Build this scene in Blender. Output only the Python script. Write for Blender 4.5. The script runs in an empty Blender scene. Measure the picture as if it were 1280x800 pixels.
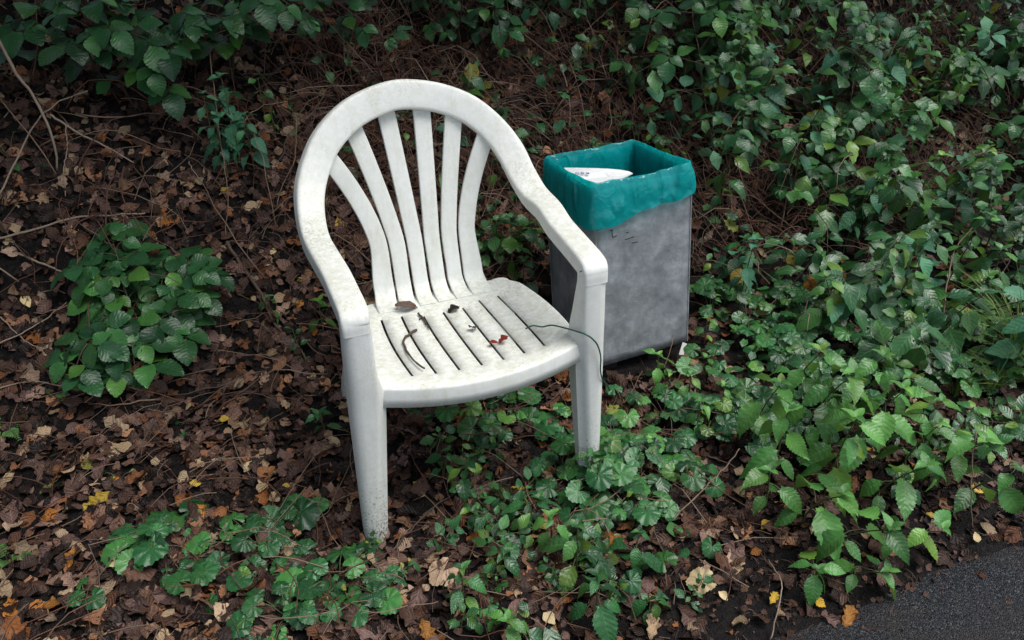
import bpy, math, random
import numpy as np
from mathutils import Matrix, Vector
R = math.radians
random.seed(7)
rng = np.random.default_rng(11)
SC = bpy.context.scene
COL = SC.collection

# ------------------------------------------------------------------ camera
CAM = np.array([-0.408, -1.3067, 1.3948])
YAW, PIT, ROL, FPX = -0.3506, 0.5708, -0.0196, 1025.6
fw = np.array([-math.sin(YAW)*math.cos(PIT), math.cos(YAW)*math.cos(PIT), -math.sin(PIT)])
rt = np.array([math.cos(YAW), math.sin(YAW), 0.0])
up = np.cross(rt, fw)
rt2 = rt*math.cos(ROL) + up*math.sin(ROL)
up2 = -rt*math.sin(ROL) + up*math.cos(ROL)
cd = bpy.data.cameras.new('camera'); cam = bpy.data.objects.new('camera', cd); COL.objects.link(cam)
cam.matrix_world = Matrix(((rt2[0], up2[0], -fw[0], CAM[0]), (rt2[1], up2[1], -fw[1], CAM[1]), (rt2[2], up2[2], -fw[2], CAM[2]), (0, 0, 0, 1)))
cd.sensor_width = 36; cd.lens = FPX/1280*36; cd.clip_start = 0.02; cd.clip_end = 500
SC.camera = cam

# ------------------------------------------------------------------ sky, sun, exposure
SUN_EL, SUN_AZ = 66, 125          # azimuth clockwise from +y
w = bpy.data.worlds.new('World'); SC.world = w; w.use_nodes = True
nt = w.node_tree; nt.nodes.clear()
sky = nt.nodes.new('ShaderNodeTexSky'); sky.sky_type = 'NISHITA'; sky.sun_disc = False
sky.sun_elevation = R(SUN_EL); sky.sun_rotation = R(SUN_AZ); sky.air_density = 1.0; sky.dust_density = 3.0; sky.ozone_density = 1.0
hs = nt.nodes.new('ShaderNodeHueSaturation'); hs.inputs['Saturation'].default_value = 0.62
bg = nt.nodes.new('ShaderNodeBackground'); bg.inputs['Strength'].default_value = 0.075
wo = nt.nodes.new('ShaderNodeOutputWorld')
nt.links.new(sky.outputs[0], hs.inputs['Color']); nt.links.new(hs.outputs[0], bg.inputs[0]); nt.links.new(bg.outputs[0], wo.inputs[0])
sl = bpy.data.lights.new('sun', 'SUN'); sl.energy = 1.5; sl.angle = R(38); sl.color = (1.0, 0.985, 0.96)
so = bpy.data.objects.new('sun', sl); COL.objects.link(so)
az, el = R(SUN_AZ), R(SUN_EL)
so.rotation_euler = Vector((-math.sin(az)*math.cos(el), -math.cos(az)*math.cos(el), -math.sin(el))).to_track_quat('-Z', 'Y').to_euler()
SC.view_settings.view_transform = 'Standard'; SC.view_settings.look = 'None'; SC.view_settings.gamma = 1.0
SC.view_settings.use_curve_mapping = False
SC.view_settings.exposure = 1.2

# ------------------------------------------------------------------ helpers: noise, ground, pixels
def _hash(ix, iy, seed):
    h = (ix.astype(np.int64)*374761393 + iy.astype(np.int64)*668265263 + seed*982451653) & 0xffffffff
    h = ((h ^ (h >> 13))*1274126177) & 0xffffffff
    return ((h ^ (h >> 16)) & 0xffff)/65535.0
def vnoise(x, y, seed=0):
    x = np.asarray(x, float); y = np.asarray(y, float)
    ix = np.floor(x); iy = np.floor(y); fx = x-ix; fy = y-iy
    fx = fx*fx*(3-2*fx); fy = fy*fy*(3-2*fy)
    a = _hash(ix, iy, seed); b = _hash(ix+1, iy, seed); c = _hash(ix, iy+1, seed); d = _hash(ix+1, iy+1, seed)
    return (a*(1-fx)+b*fx)*(1-fy) + (c*(1-fx)+d*fx)*fy - 0.5
def fbm(x, y, seed=0, n=3):
    return sum(vnoise(x*2**k, y*2**k, seed+k)/2**k for k in range(n))
def ground(x, y):
    x = np.asarray(x, float); y = np.asarray(y, float)
    s = y - 0.62 - 0.05*np.sin(x*1.7)
    b = 0.78*(np.sqrt(s*s+0.0225)+s)/2
    s2 = y - 2.7
    b = b - 0.55*(np.sqrt(s2*s2+0.09)+s2)/2
    near = np.exp(-(np.maximum(0, np.hypot(x-0.6, y-0.6)-4)/6)**2)
    n = 0.035*fbm(x*3.1, y*3.1, 3) + 0.022*fbm(x*13, y*13, 9)*near
    amp = np.clip((y+0.62)/0.35, 0.0, 1)
    verge = np.clip((y+0.56)/0.22, 0, 1)
    z = b + n*(0.12+0.88*amp) + 0.012*verge
    edge = -0.55 + 0.05*fbm(x*4, y*0+0.5, 21) + 0.05*fbm(x*15, y*15, 23)
    dip = np.clip((edge+0.03-y)/0.06, 0, 1)*np.clip((y+3.1)/0.1, 0, 1)          # sinks under the asphalt sheet
    z = z*(1-dip) + (-0.035 + 0.2*n)*dip
    return z
_GS = 0.016; _gx0, _gy0 = -3.0, -1.4
_HX, _HY = np.meshgrid(np.arange(_gx0, 5.6, _GS), np.arange(_gy0, 4.0, _GS)); _H = ground(_HX, _HY).tolist()
_ny, _nx = len(_H), len(_H[0])
def G(x, y):
    a = (x-_gx0)/_GS; b = (y-_gy0)/_GS; i = int(a); j = int(b)
    if i < 0 or j < 0 or i >= _nx-1 or j >= _ny-1: return float(ground(x, y))
    a -= i; b -= j; r0 = _H[j]; r1 = _H[j+1]
    return (r0[i]*(1-a)+r0[i+1]*a)*(1-b)+(r1[i]*(1-a)+r1[i+1]*a)*b
def ray(px, py):
    d = fw + rt2*(px-640)/FPX + up2*(400-py)/FPX
    return d/np.linalg.norm(d)
def at(px, py, lift=0.0):
    d = ray(px, py); t = 0.7; dx, dy, dz = map(float, d); cx, cy, cz = map(float, CAM)
    for _ in range(900):
        g = cz+dz*t - G(cx+dx*t, cy+dy*t) - lift
        if g <= 0: break
        t += max(0.004, g*0.4)
    return CAM + d*t
def at_z(px, py, z):
    d = ray(px, py); return CAM + d*((z-CAM[2])/d[2])
def at_y(px, py, y):
    d = ray(px, py); return CAM + d*((y-CAM[1])/d[1])
def gnormal(x, y, e=0.03):
    n = np.array([-(G(x+e, y)-G(x-e, y))/(2*e), -(G(x, y+e)-G(x, y-e))/(2*e), 1.0]); return n/np.linalg.norm(n)
def unit(v):
    v = np.asarray(v, float); return v/(np.linalg.norm(v)+1e-12)

# ------------------------------------------------------------------ helpers: meshes and objects
def mesh(name, V, F, mat, uv=None, smooth=True):
    me = bpy.data.meshes.new(name); me.from_pydata([tuple(map(float, v)) for v in V], [], [tuple(map(int, f)) for f in F])
    if mat: me.materials.append(mat)
    if uv is not None:
        l = me.uv_layers.new(name='UVMap'); idx = np.zeros(len(me.loops), int); me.loops.foreach_get('vertex_index', idx)
        l.data.foreach_set('uv', np.asarray(uv, np.float32)[idx].ravel())
    if smooth: me.polygons.foreach_set('use_smooth', np.ones(len(me.polygons), bool))
    me.update(); return me
def fast_mesh(name, V, T, mat, uv=None):
    """triangles only, from numpy arrays"""
    me = bpy.data.meshes.new(name); V = np.asarray(V, np.float32); T = np.asarray(T, np.int32)
    me.vertices.add(len(V)); me.vertices.foreach_set('co', V.ravel())
    me.loops.add(T.size); me.loops.foreach_set('vertex_index', T.ravel())
    me.polygons.add(len(T)); me.polygons.foreach_set('loop_start', np.arange(0, T.size, 3, dtype=np.int32))
    me.polygons.foreach_set('use_smooth', np.ones(len(T), bool))
    me.materials.append(mat)
    if uv is not None:
        l = me.uv_layers.new(name='UVMap'); l.data.foreach_set('uv', np.asarray(uv, np.float32)[T.ravel()].ravel())
    me.update(); me.validate(); return me
def obj(name, me, parent=None, mtx=None):
    o = bpy.data.objects.new(name, me); COL.objects.link(o)
    if parent: o.parent = parent
    if mtx is not None: o.matrix_basis = mtx
    return o
def tag(o, label=None, cat=None, group=None, kind=None):
    if label: o['label'] = label
    if cat: o['category'] = cat
    if group: o['group'] = group
    if kind: o['kind'] = kind
    return o
def frame(pos, along, normal, size=1.0, roll=0.0):
    y = unit(along); n = np.asarray(normal, float); n = n - y*(n@y)
    if np.linalg.norm(n) < 1e-5: n = np.cross(y, [1, 0.2, 0.1])
    n = unit(n); x = np.cross(y, n)
    if roll:
        x, n = x*math.cos(roll)+n*math.sin(roll), n*math.cos(roll)-x*math.sin(roll)
    s = size
    return np.array([[x[0]*s, y[0]*s, n[0]*s, pos[0]], [x[1]*s, y[1]*s, n[1]*s, pos[1]], [x[2]*s, y[2]*s, n[2]*s, pos[2]], [0, 0, 0, 1]])
def M4(a): return Matrix([list(map(float, r)) for r in a])
def tube(P, r, k=6, cap=True):
    P = np.asarray(P, float); n = len(P); r = np.broadcast_to(np.asarray(r, float), (n,)) if np.ndim(r) == 0 else np.asarray(r, float)
    T = np.gradient(P, axis=0); V = []; F = []
    ref = np.array([0.3, 0.2, 1.0]); 
    for i in range(n):
        t = unit(T[i]); a = ref - t*(ref@t)
        if np.linalg.norm(a) < 1e-3: a = np.cross(t, [1, 0, 0])
        a = unit(a); b = np.cross(t, a); ref = a
        for j in range(k):
            q = 2*math.pi*j/k; V.append(P[i]+r[i]*(a*math.cos(q)+b*math.sin(q)))
    for i in range(n-1):
        for j in range(k): F.append((i*k+j, i*k+(j+1) % k, (i+1)*k+(j+1) % k, (i+1)*k+j))
    if cap: F.append(tuple(range(k))[::-1]); F.append(tuple((n-1)*k+j for j in range(k)))
    return V, F
class MB:
    def __init__(s): s.V = []; s.F = []
    def add(s, V, F):
        o = len(s.V); s.V += [tuple(map(float, v)) for v in V]; s.F += [tuple(i+o for i in f) for f in F]; return s
    def box(s, c, h, ax=None):
        ax = np.eye(3) if ax is None else np.asarray(ax)
        V = [np.asarray(c)+ax[0]*h[0]*a+ax[1]*h[1]*b+ax[2]*h[2]*e for a in (-1, 1) for b in (-1, 1) for e in (-1, 1)]
        return s.add(V, [(0, 1, 3, 2), (4, 6, 7, 5), (0, 4, 5, 1), (2, 3, 7, 6), (0, 2, 6, 4), (1, 5, 7, 3)])
    def build(s, name, mat, parent=None, smooth=True, bevel=0, sub=0):
        o = obj(name, mesh(name, s.V, s.F, mat, smooth=smooth), parent)
        if bevel:
            b = o.modifiers.new('bevel', 'BEVEL'); b.width = bevel; b.segments = 2; b.limit_method = 'ANGLE'; b.angle_limit = R(40)
        if sub:
            b = o.modifiers.new('sub', 'SUBSURF'); b.levels = sub; b.render_levels = sub
        return o
def spline(P, n):
    P = np.asarray(P, float); m = len(P)
    Q = np.vstack([2*P[0]-P[1], P, 2*P[-1]-P[-2]]); out = []
    for u in np.linspace(0, m-1-1e-9, n):
        i = int(u); f = u-i; a, b, c, d = Q[i:i+4]
        out.append(0.5*((2*b)+(c-a)*f+(2*a-5*b+4*c-d)*f*f+(3*b-a-3*c+d)*f**3))
    return np.array(out)

# ------------------------------------------------------------------ materials
class NT:
    def __init__(s, name):
        s.m = bpy.data.materials.new(name); s.m.use_nodes = True; s.t = s.m.node_tree; s.n = s.t.nodes; s.n.clear()
        s.out = s.n.new('ShaderNodeOutputMaterial')
    def new(s, k, **kw):
        n = s.n.new(k)
        for a, b in kw.items(): setattr(n, a, b)
        return n
    def link(s, a, b): s.t.links.new(a, b)
    def val(s, sock, v):
        if hasattr(v, 'is_output') or isinstance(v, bpy.types.NodeSocket): s.link(v, sock)
        else: sock.default_value = v
    def math(s, op, a, b=None, clamp=False):
        n = s.new('ShaderNodeMath', operation=op, use_clamp=clamp); s.val(n.inputs[0], a)
        if b is not None: s.val(n.inputs[1], b)
        return n.outputs[0]
    def mix(s, f, a, b, mode='MIX'):
        n = s.new('ShaderNodeMix', data_type='RGBA', blend_type=mode); s.val(n.inputs[0], f)
        for k, v in ((6, a), (7, b)): s.val(n.inputs[k], (*v, 1) if isinstance(v, tuple) and len(v) == 3 else v)
        return n.outputs[2]
    def ramp(s, f, stops, interp='LINEAR'):
        n = s.new('ShaderNodeValToRGB'); n.color_ramp.interpolation = interp; e = n.color_ramp.elements
        while len(e) < len(stops): e.new(0.5)
        for i, (p, c) in enumerate(stops): e[i].position = p; e[i].color = (*c, 1) if len(c) == 3 else c
        s.val(n.inputs[0], f); return n.outputs[0]
    def noise(s, scale, detail=3, rough=0.55, vec=None, dim='3D'):
        n = s.new('ShaderNodeTexNoise', noise_dimensions=dim); n.inputs['Scale'].default_value = scale; n.inputs['Detail'].default_value = detail; n.inputs['Roughness'].default_value = rough
        if vec is not None: s.link(vec, n.inputs['Vector'])
        return n.outputs[0]
    def pos(s): return s.new('ShaderNodeNewGeometry').outputs['Position']
    def bump(s, h, strength=0.5, dist=0.002, prev=None):
        n = s.new('ShaderNodeBump'); n.inputs['Strength'].default_value = strength; n.inputs['Distance'].default_value = dist
        s.link(h, n.inputs['Height'])
        if prev is not None: s.link(prev, n.inputs['Normal'])
        return n.outputs[0]
    def pbsdf(s, col, rough=0.6, normal=None, spec=0.5, metal=0.0):
        n = s.new('ShaderNodeBsdfPrincipled'); s.val(n.inputs['Base Color'], (*col, 1) if isinstance(col, tuple) else col)
        s.val(n.inputs['Roughness'], rough); s.val(n.inputs['Specular IOR Level'], spec); s.val(n.inputs['Metallic'], metal)
        if normal is not None: s.link(normal, n.inputs['Normal'])
        return n
    def surface(s, sh): s.link(sh, s.out.inputs['Surface']); return s.m
    def rnd(s):
        a = s.new('ShaderNodeObjectInfo').outputs['Random']; b = s.new('ShaderNodeNewGeometry').outputs['Random Per Island']
        return s.math('FRACT', s.math('ADD', a, b))

def leaf_material(name, stops, veins=8, vein_amt=0.35, rough=0.42, trans=0.22, spots=0.0, crinkle=0.3, spot_col=(0.16, 0.11, 0.02), vein_col=None, spec=0.3):
    t = NT(name); r = t.rnd()
    col = t.ramp(r, stops)
    hv = t.math('FRACT', t.math('MULTIPLY', r, 17.37)); vv = t.new('ShaderNodeHueSaturation'); t.val(vv.inputs['Value'], t.math('ADD', 0.55, t.math('MULTIPLY', hv, 0.8))); t.link(col, vv.inputs['Color']); col = vv.outputs[0]
    uvn = t.new('ShaderNodeUVMap'); uvn.uv_map = 'UVMap'
    sep = t.new('ShaderNodeSeparateXYZ'); t.link(uvn.outputs[0], sep.inputs[0])
    side = t.math('ABSOLUTE', t.math('SUBTRACT', t.math('MULTIPLY', sep.outputs[0], 2.0), 1.0))
    ph = t.math('SUBTRACT', t.math('MULTIPLY', sep.outputs[1], float(veins)), t.math('MULTIPLY', side, 1.6))
    tri = t.math('ABSOLUTE', t.math('SUBTRACT', t.math('FRACT', ph), 0.5))          # 0 on a vein
    vein = t.math('SUBTRACT', 1.0, t.math('MULTIPLY', tri, 9.0), clamp=True)
    mid = t.math('SUBTRACT', 1.0, t.math('MULTIPLY', side, 11.0), clamp=True)
    vm = t.math('MAXIMUM', t.math('MULTIPLY', vein, 0.45), mid)
    p = t.pos()
    n1 = t.noise(38, 3, 0.6, p); n2 = t.noise(160, 2, 0.6, p)
    col = t.mix(t.math('MULTIPLY', t.math('SUBTRACT', n1, 0.36, clamp=True), 1.2, clamp=True), col, t.mix(0.5, col, (0.0, 0.0, 0.0)))
    if vein_col is None: vein_col = tuple(min(1, c*1.9+0.03) for c in stops[len(stops)//2][1])
    col = t.mix(t.math('MULTIPLY', vm, vein_amt), col, vein_col)
    if spots:
        sp = t.math('MULTIPLY', t.math('SUBTRACT', t.noise(75, 2, 0.5, p), 1.0-spots, clamp=True), 14.0, clamp=True)
        col = t.mix(sp, col, spot_col)
    back = t.new('ShaderNodeNewGeometry').outputs['Backfacing']
    col = t.mix(t.math('MULTIPLY', back, 0.35), col, tuple(min(1, c*1.3+0.02) for c in stops[len(stops)//2][1]))
    h = t.math('ADD', t.math('MULTIPLY', tri, 1.3), t.math('MULTIPLY', n2, 0.9))
    nm = t.bump(h, crinkle, 0.0022)
    b = t.pbsdf(col, t.math('ADD', rough-0.1, t.math('MULTIPLY', n1, 0.25)), nm, spec)
    tr = t.new('ShaderNodeBsdfTranslucent'); t.link(t.mix(0.35, col, (0.30, 0.36, 0.03)), tr.inputs[0]); t.link(nm, tr.inputs['Normal'])
    ms = t.new('ShaderNodeMixShader'); ms.inputs[0].default_value = trans
    t.link(b.outputs[0], ms.inputs[1]); t.link(tr.outputs[0], ms.inputs[2])
    return t.surface(ms.outputs[0])

MAT = {}
MAT['bramble'] = leaf_material('bramble_leaf', [(0, (0.013, 0.061, 0.021)), (0.5, (0.022, 0.093, 0.029)), (0.85, (0.036, 0.130, 0.031)), (1, (0.067, 0.184, 0.024))], spec=0.45, rough=0.36, trans=0.14, crinkle=0.30, vein_amt=0.12)
MAT['nettle'] = leaf_material('nettle_leaf', [(0, (0.049, 0.172, 0.040)), (0.5, (0.078, 0.231, 0.053)), (0.85, (0.112, 0.290, 0.060)), (1, (0.190, 0.344, 0.052))], veins=9, spec=0.45, rough=0.36, trans=0.24, crinkle=0.27, vein_amt=0.15, spots=0.30)
MAT['avens'] = leaf_material('avens_leaf', [(0, (0.016, 0.078, 0.026)), (0.5, (0.027, 0.116, 0.034)), (0.9, (0.047, 0.166, 0.036)), (1, (0.095, 0.202, 0.033))], veins=8, spec=0.45, rough=0.36, trans=0.16, crinkle=0.42, vein_amt=0.16, spots=0.28)
MAT['weed'] = leaf_material('weed_leaf', [(0, (0.018, 0.078, 0.029)), (0.5, (0.034, 0.128, 0.039)), (0.85, (0.065, 0.189, 0.045)), (1, (0.146, 0.249, 0.033))], spec=0.55, veins=6, rough=0.32, trans=0.18, crinkle=0.30, spots=0.32)
MAT['ivy'] = leaf_material('ivy_leaf', [(0, (0.016, 0.066, 0.026)), (0.5, (0.026, 0.098, 0.036)), (0.9, (0.045, 0.137, 0.034)), (1, (0.110, 0.194, 0.028))], spec=0.5, veins=5, rough=0.30, trans=0.08, crinkle=0.35)
MAT['mint'] = leaf_material('grey_green_leaf', [(0, (0.036, 0.142, 0.080)), (0.6, (0.058, 0.199, 0.103)), (1, (0.090, 0.262, 0.113))], spec=0.45, veins=8, rough=0.5, trans=0.16, crinkle=0.48, vein_amt=0.25)
MAT['yellowing'] = leaf_material('yellowing_leaf', [(0, (0.24, 0.22, 0.03)), (0.5, (0.20, 0.24, 0.05)), (1, (0.30, 0.25, 0.05))], veins=8, rough=0.5, trans=0.25, spots=0.42, spot_col=(0.12, 0.05, 0.015))
MAT['grass'] = leaf_material('grass_blade', [(0, (0.070, 0.168, 0.042)), (0.7, (0.126, 0.252, 0.063)), (1, (0.280, 0.280, 0.084))], veins=1, rough=0.45, trans=0.25, crinkle=0.1)
MAT['fern'] = leaf_material('fern_leaf', [(0, (0.05, 0.13, 0.035)), (1, (0.09, 0.19, 0.05))], veins=1, rough=0.5, trans=0.25, crinkle=0.1)
LB = [(0, (0.0077, 0.0048, 0.0046)), (0.30, (0.0179, 0.0108, 0.0092)), (0.52, (0.0358, 0.0216, 0.0178)), (0.66, (0.0794, 0.0480, 0.0391)), (0.75, (0.0704, 0.0276, 0.0126)), (0.86, (0.2176, 0.1344, 0.1012)), (0.94, (0.2688, 0.0936, 0.0230)), (1.0, (0.3584, 0.2280, 0.1495))]
MAT['dead'] = leaf_material('dead_leaf', LB, veins=6, spec=0.22, rough=0.52, trans=0.06, crinkle=0.9, vein_amt=0.25, spots=0.40, spot_col=(0.018, 0.011, 0.008), vein_col=(0.09, 0.055, 0.035))
MAT['tan'] = leaf_material('tan_dead_leaf', [(0, (0.27, 0.17, 0.10)), (0.5, (0.36, 0.26, 0.15)), (1, (0.30, 0.20, 0.15))], veins=6, rough=0.6, trans=0.08, crinkle=1.0, spots=0.36, spot_col=(0.12, 0.07, 0.04), vein_col=(0.42, 0.31, 0.2))
MAT['pink'] = leaf_material('pinkish_dead_leaf', [(0, (0.09, 0.049, 0.040)), (0.5, (0.14, 0.080, 0.066)), (1, (0.07, 0.038, 0.032))], veins=6, rough=0.55, trans=0.06, crinkle=0.9, spots=0.34, spot_col=(0.09, 0.04, 0.03), vein_col=(0.34, 0.2, 0.15))
MAT['orange'] = leaf_material('orange_dead_leaf', [(0, (0.33, 0.115, 0.02)), (0.5, (0.40, 0.175, 0.03)), (1, (0.26, 0.085, 0.02))], veins=6, rough=0.5, trans=0.12, crinkle=0.9, spots=0.42, spot_col=(0.12, 0.05, 0.015), vein_col=(0.4, 0.2, 0.06))
MAT['yellow'] = leaf_material('yellow_fallen_leaf', [(0, (0.62, 0.36, 0.025)), (0.5, (0.66, 0.44, 0.05)), (1, (0.58, 0.40, 0.09))], veins=7, rough=0.45, trans=0.15, crinkle=0.6, spots=0.33, spot_col=(0.25, 0.11, 0.02), vein_col=(0.7, 0.5, 0.15))
MAT['cream'] = leaf_material('cream_fallen_leaf', [(0, (0.60, 0.46, 0.22)), (1, (0.66, 0.52, 0.30))], veins=7, rough=0.5, trans=0.12, crinkle=0.6, spots=0.36, spot_col=(0.3, 0.2, 0.08), vein_col=(0.7, 0.56, 0.34))
MAT['red'] = leaf_material('red_leaf', [(0, (0.20, 0.010, 0.014)), (1, (0.24, 0.02, 0.02))], veins=6, rough=0.45, trans=0.1, vein_amt=0.1)

def m_stem(name, a, b, rough=0.6, scale=60):
    t = NT(name); p = t.pos(); n = t.noise(scale, 3, 0.6, p); r = t.rnd()
    col = t.mix(n, t.mix(r, a, b), t.mix(r, tuple(c*0.5 for c in a), tuple(c*0.7 for c in b)))
    return t.surface(t.pbsdf(col, rough, t.bump(n, 0.5, 0.002)).outputs[0])
MAT['green_stem'] = m_stem('green_stem', (0.07, 0.11, 0.035), (0.10, 0.08, 0.04))
MAT['cane'] = m_stem('bramble_cane', (0.07, 0.035, 0.022), (0.05, 0.06, 0.025))
MAT['dry'] = m_stem('dry_stem', (0.26, 0.18, 0.12), (0.14, 0.085, 0.052), 0.7)
MAT['pale_stick'] = m_stem('pale_stick', (0.34, 0.265, 0.20), (0.25, 0.185, 0.13), 0.75, 120)
MAT['red_stem'] = m_stem('dead_bracken', (0.15, 0.058, 0.028), (0.07, 0.030, 0.018), 0.75)
MAT['twig'] = m_stem('twig_bark', (0.065, 0.042, 0.030), (0.10, 0.065, 0.045), 0.75, 150)

def m_soil():
    t = NT('soil'); p = t.pos(); n1 = t.noise(6, 4, 0.6, p); n2 = t.noise(70, 4, 0.7, p); n3 = t.noise(260, 2, 0.6, p)
    col = t.ramp(n2, [(0.3, (0.003, 0.0025, 0.0025)), (0.5, (0.007, 0.0055, 0.005)), (0.62, (0.015, 0.011, 0.0095)), (0.74, (0.042, 0.030, 0.024))])
    col = t.mix(t.math('MULTIPLY', n1, 0.5), col, (0.006, 0.005, 0.005))
    h = t.math('ADD', n2, t.math('MULTIPLY', n3, 0.5))
    rough = t.math('ADD', 0.42, t.math('MULTIPLY', n2, 0.4))
    return t.surface(t.pbsdf(col, rough, t.bump(h, 1.0, 0.016), 0.22).outputs[0])
MAT['soil'] = m_soil()
def m_asphalt():
    t = NT('asphalt'); p = t.pos()
    v = t.new('ShaderNodeTexVoronoi'); v.inputs['Scale'].default_value = 330; t.link(p, v.inputs['Vector'])
    n1 = t.noise(5, 4, 0.6, p); n2 = t.noise(420, 2, 0.6, p)
    sep = t.new('ShaderNodeSeparateColor'); t.link(v.outputs['Color'], sep.inputs[0])
    col = t.ramp(sep.outputs[0], [(0, (0.006, 0.007, 0.009)), (0.55, (0.015, 0.017, 0.021)), (0.9, (0.040, 0.043, 0.050)), (1, (0.10, 0.10, 0.10))])
    col = t.mix(t.math('MULTIPLY', t.math('SUBTRACT', n1, 0.45, clamp=True), 3.0, clamp=True), col, (0.030, 0.025, 0.023))
    h = t.math('ADD', t.math('MULTIPLY', v.outputs['Distance'], -1.0), t.math('MULTIPLY', n2, 0.3))
    return t.surface(t.pbsdf(col, t.math('ADD', 0.22, t.math('MULTIPLY', n1, 0.4)), t.bump(h, 1.0, 0.004), 0.32).outputs[0])
MAT['asphalt'] = m_asphalt()
def m_plastic():
    t = NT('weathered_white_plastic'); p = t.pos(); geo = t.new('ShaderNodeNewGeometry')
    sep = t.new('ShaderNodeSeparateXYZ'); t.link(p, sep.inputs[0]); sn = t.new('ShaderNodeSeparateXYZ'); t.link(geo.outputs['True Normal'], sn.inputs[0])
    n1 = t.noise(14, 4, 0.65, p); n2 = t.noise(210, 3, 0.7, p); n3 = t.noise(75, 5, 0.75, p); n4 = t.noise(520, 2, 0.6, p)
    col = t.mix(t.math('MULTIPLY', n1, 0.55), (0.770, 0.790, 0.785), (0.675, 0.690, 0.60))
    # grime settles on what faces up (algae film and speckle)
    upf = t.math('MULTIPLY', t.math('SUBTRACT', sn.outputs[2], 0.25, clamp=True), 1.35, clamp=True)
    film = t.math('MULTIPLY', t.math('MULTIPLY', t.math('SUBTRACT', n3, 0.36, clamp=True), 3.0, clamp=True), t.math('ADD', 0.22, t.math('MULTIPLY', upf, 0.44)))
    col = t.mix(film, col, (0.43, 0.425, 0.27))
    mp = t.new('ShaderNodeMapping'); mp.inputs['Scale'].default_value = (34, 34, 5); t.link(p, mp.inputs[0]); run = t.noise(1.0, 4, 0.65, mp.outputs[0])
    col = t.mix(t.math('MULTIPLY', t.math('SUBTRACT', run, 0.50, clamp=True), 2.2, clamp=True), col, (0.52, 0.53, 0.42))
    cl = t.noise(7, 3, 0.6, p)
    spk = t.math('MULTIPLY', t.math('SUBTRACT', t.math('ADD', n2, t.math('MULTIPLY', t.math('SUBTRACT', cl, 0.5), 0.75)), 0.615, clamp=True), 7.0, clamp=True)
    col = t.mix(t.math('MULTIPLY', spk, t.math('ADD', 0.16, t.math('MULTIPLY', upf, 0.38))), col, (0.20, 0.195, 0.145))
    # splashed mould near the feet
    foot = t.math('MULTIPLY', t.math('SUBTRACT', 0.30, sep.outputs[2], clamp=True), 3.4, clamp=True)
    foot2 = t.math('MULTIPLY', foot, foot)
    sp2 = t.math('MULTIPLY', t.math('SUBTRACT', t.math('ADD', n2, t.math('MULTIPLY', foot2, 0.13)), 0.60, clamp=True), 16.0, clamp=True)
    col = t.mix(t.math('MULTIPLY', sp2, t.math('MULTIPLY', foot, 0.95, clamp=True)), col, (0.045, 0.045, 0.04))
    film2 = t.math('MULTIPLY', t.math('MULTIPLY', foot2, t.math('SUBTRACT', n3, 0.30, clamp=True)), 1.4, clamp=True)
    col = t.mix(film2, col, (0.30, 0.30, 0.22))
    nm = t.bump(t.math('ADD', n4, t.math('MULTIPLY', n3, 0.5)), 0.12, 0.002)
    b = t.pbsdf(col, t.math('ADD', 0.40, t.math('MULTIPLY', film, 0.4)), nm, 0.4)
    return t.surface(b.outputs[0])
MAT['plastic'] = m_plastic()
def m_galv():
    t = NT('galvanised_steel'); p = t.pos(); n1 = t.noise(20, 5, 0.62, p); n2 = t.noise(9, 4, 0.6, p); n3 = t.noise(240, 3, 0.7, p)
    def stretch(sc, det=4):
        mp = t.new('ShaderNodeMapping'); mp.inputs['Scale'].default_value = sc; t.link(p, mp.inputs[0]); return t.noise(1.0, det, 0.65, mp.outputs[0])
    st = stretch((70, 70, 7)); st2 = stretch((26, 26, 6)); scr = stretch((30, 30, 420), 2)
    col = t.ramp(n1, [(0.30, (0.22, 0.24, 0.26)), (0.44, (0.28, 0.302, 0.325)), (0.56, (0.34, 0.365, 0.39)), (0.70, (0.44, 0.465, 0.49))])
    col = t.mix(t.math('MULTIPLY', t.math('SUBTRACT', n2, 0.46, clamp=True), 2.6, clamp=True), col, (0.17, 0.18, 0.185))
    col = t.mix(t.math('MULTIPLY', t.math('SUBTRACT', st, 0.54, clamp=True), 1.1, clamp=True), col, (0.12, 0.125, 0.12))
    col = t.mix(t.math('MULTIPLY', t.math('SUBTRACT', st2, 0.58, clamp=True), 1.5, clamp=True), col, (0.62, 0.64, 0.66))
    col = t.mix(t.math('MULTIPLY', t.math('SUBTRACT', scr, 0.66, clamp=True), 5.0, clamp=True), col, (0.66, 0.68, 0.70))
    col = t.mix(t.math('MULTIPLY', t.math('SUBTRACT', n3, 0.62, clamp=True), 5.0, clamp=True), col, (0.09, 0.09, 0.085))
    return t.surface(t.pbsdf(col, t.math('ADD', 0.36, t.math('MULTIPLY', n1, 0.3)), t.bump(t.math('ADD', n2, t.math('MULTIPLY', n1, 0.15)), 0.3, 0.02), 0.5, 0.4).outputs[0])
MAT['galv'] = m_galv()
def m_plain(name, col, rough=0.5, metal=0.0):
    t = NT(name); p = t.pos(); n = t.noise(90, 3, 0.6, p)
    c = t.mix(n, col, tuple(x*0.72 for x in col))
    return t.surface(t.pbsdf(c, rough, t.bump(n, 0.2, 0.001), 0.5, metal).outputs[0])
MAT['dark_metal'] = m_plain('dark_steel', (0.035, 0.036, 0.038), 0.55, 0.3)
MAT['ink'] = m_plain('black_marker', (0.012, 0.012, 0.015), 0.5)
MAT['blue_ink'] = m_plain('blue_print', (0.05, 0.10, 0.30), 0.5)
MAT['paper'] = m_plain('white_card', (0.86, 0.87, 0.86), 0.4)
MAT['tag'] = m_plain('white_tag', (0.72, 0.72, 0.70), 0.5)
MAT['wire'] = m_plain('green_wire', (0.010, 0.075, 0.050), 0.35)
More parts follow.
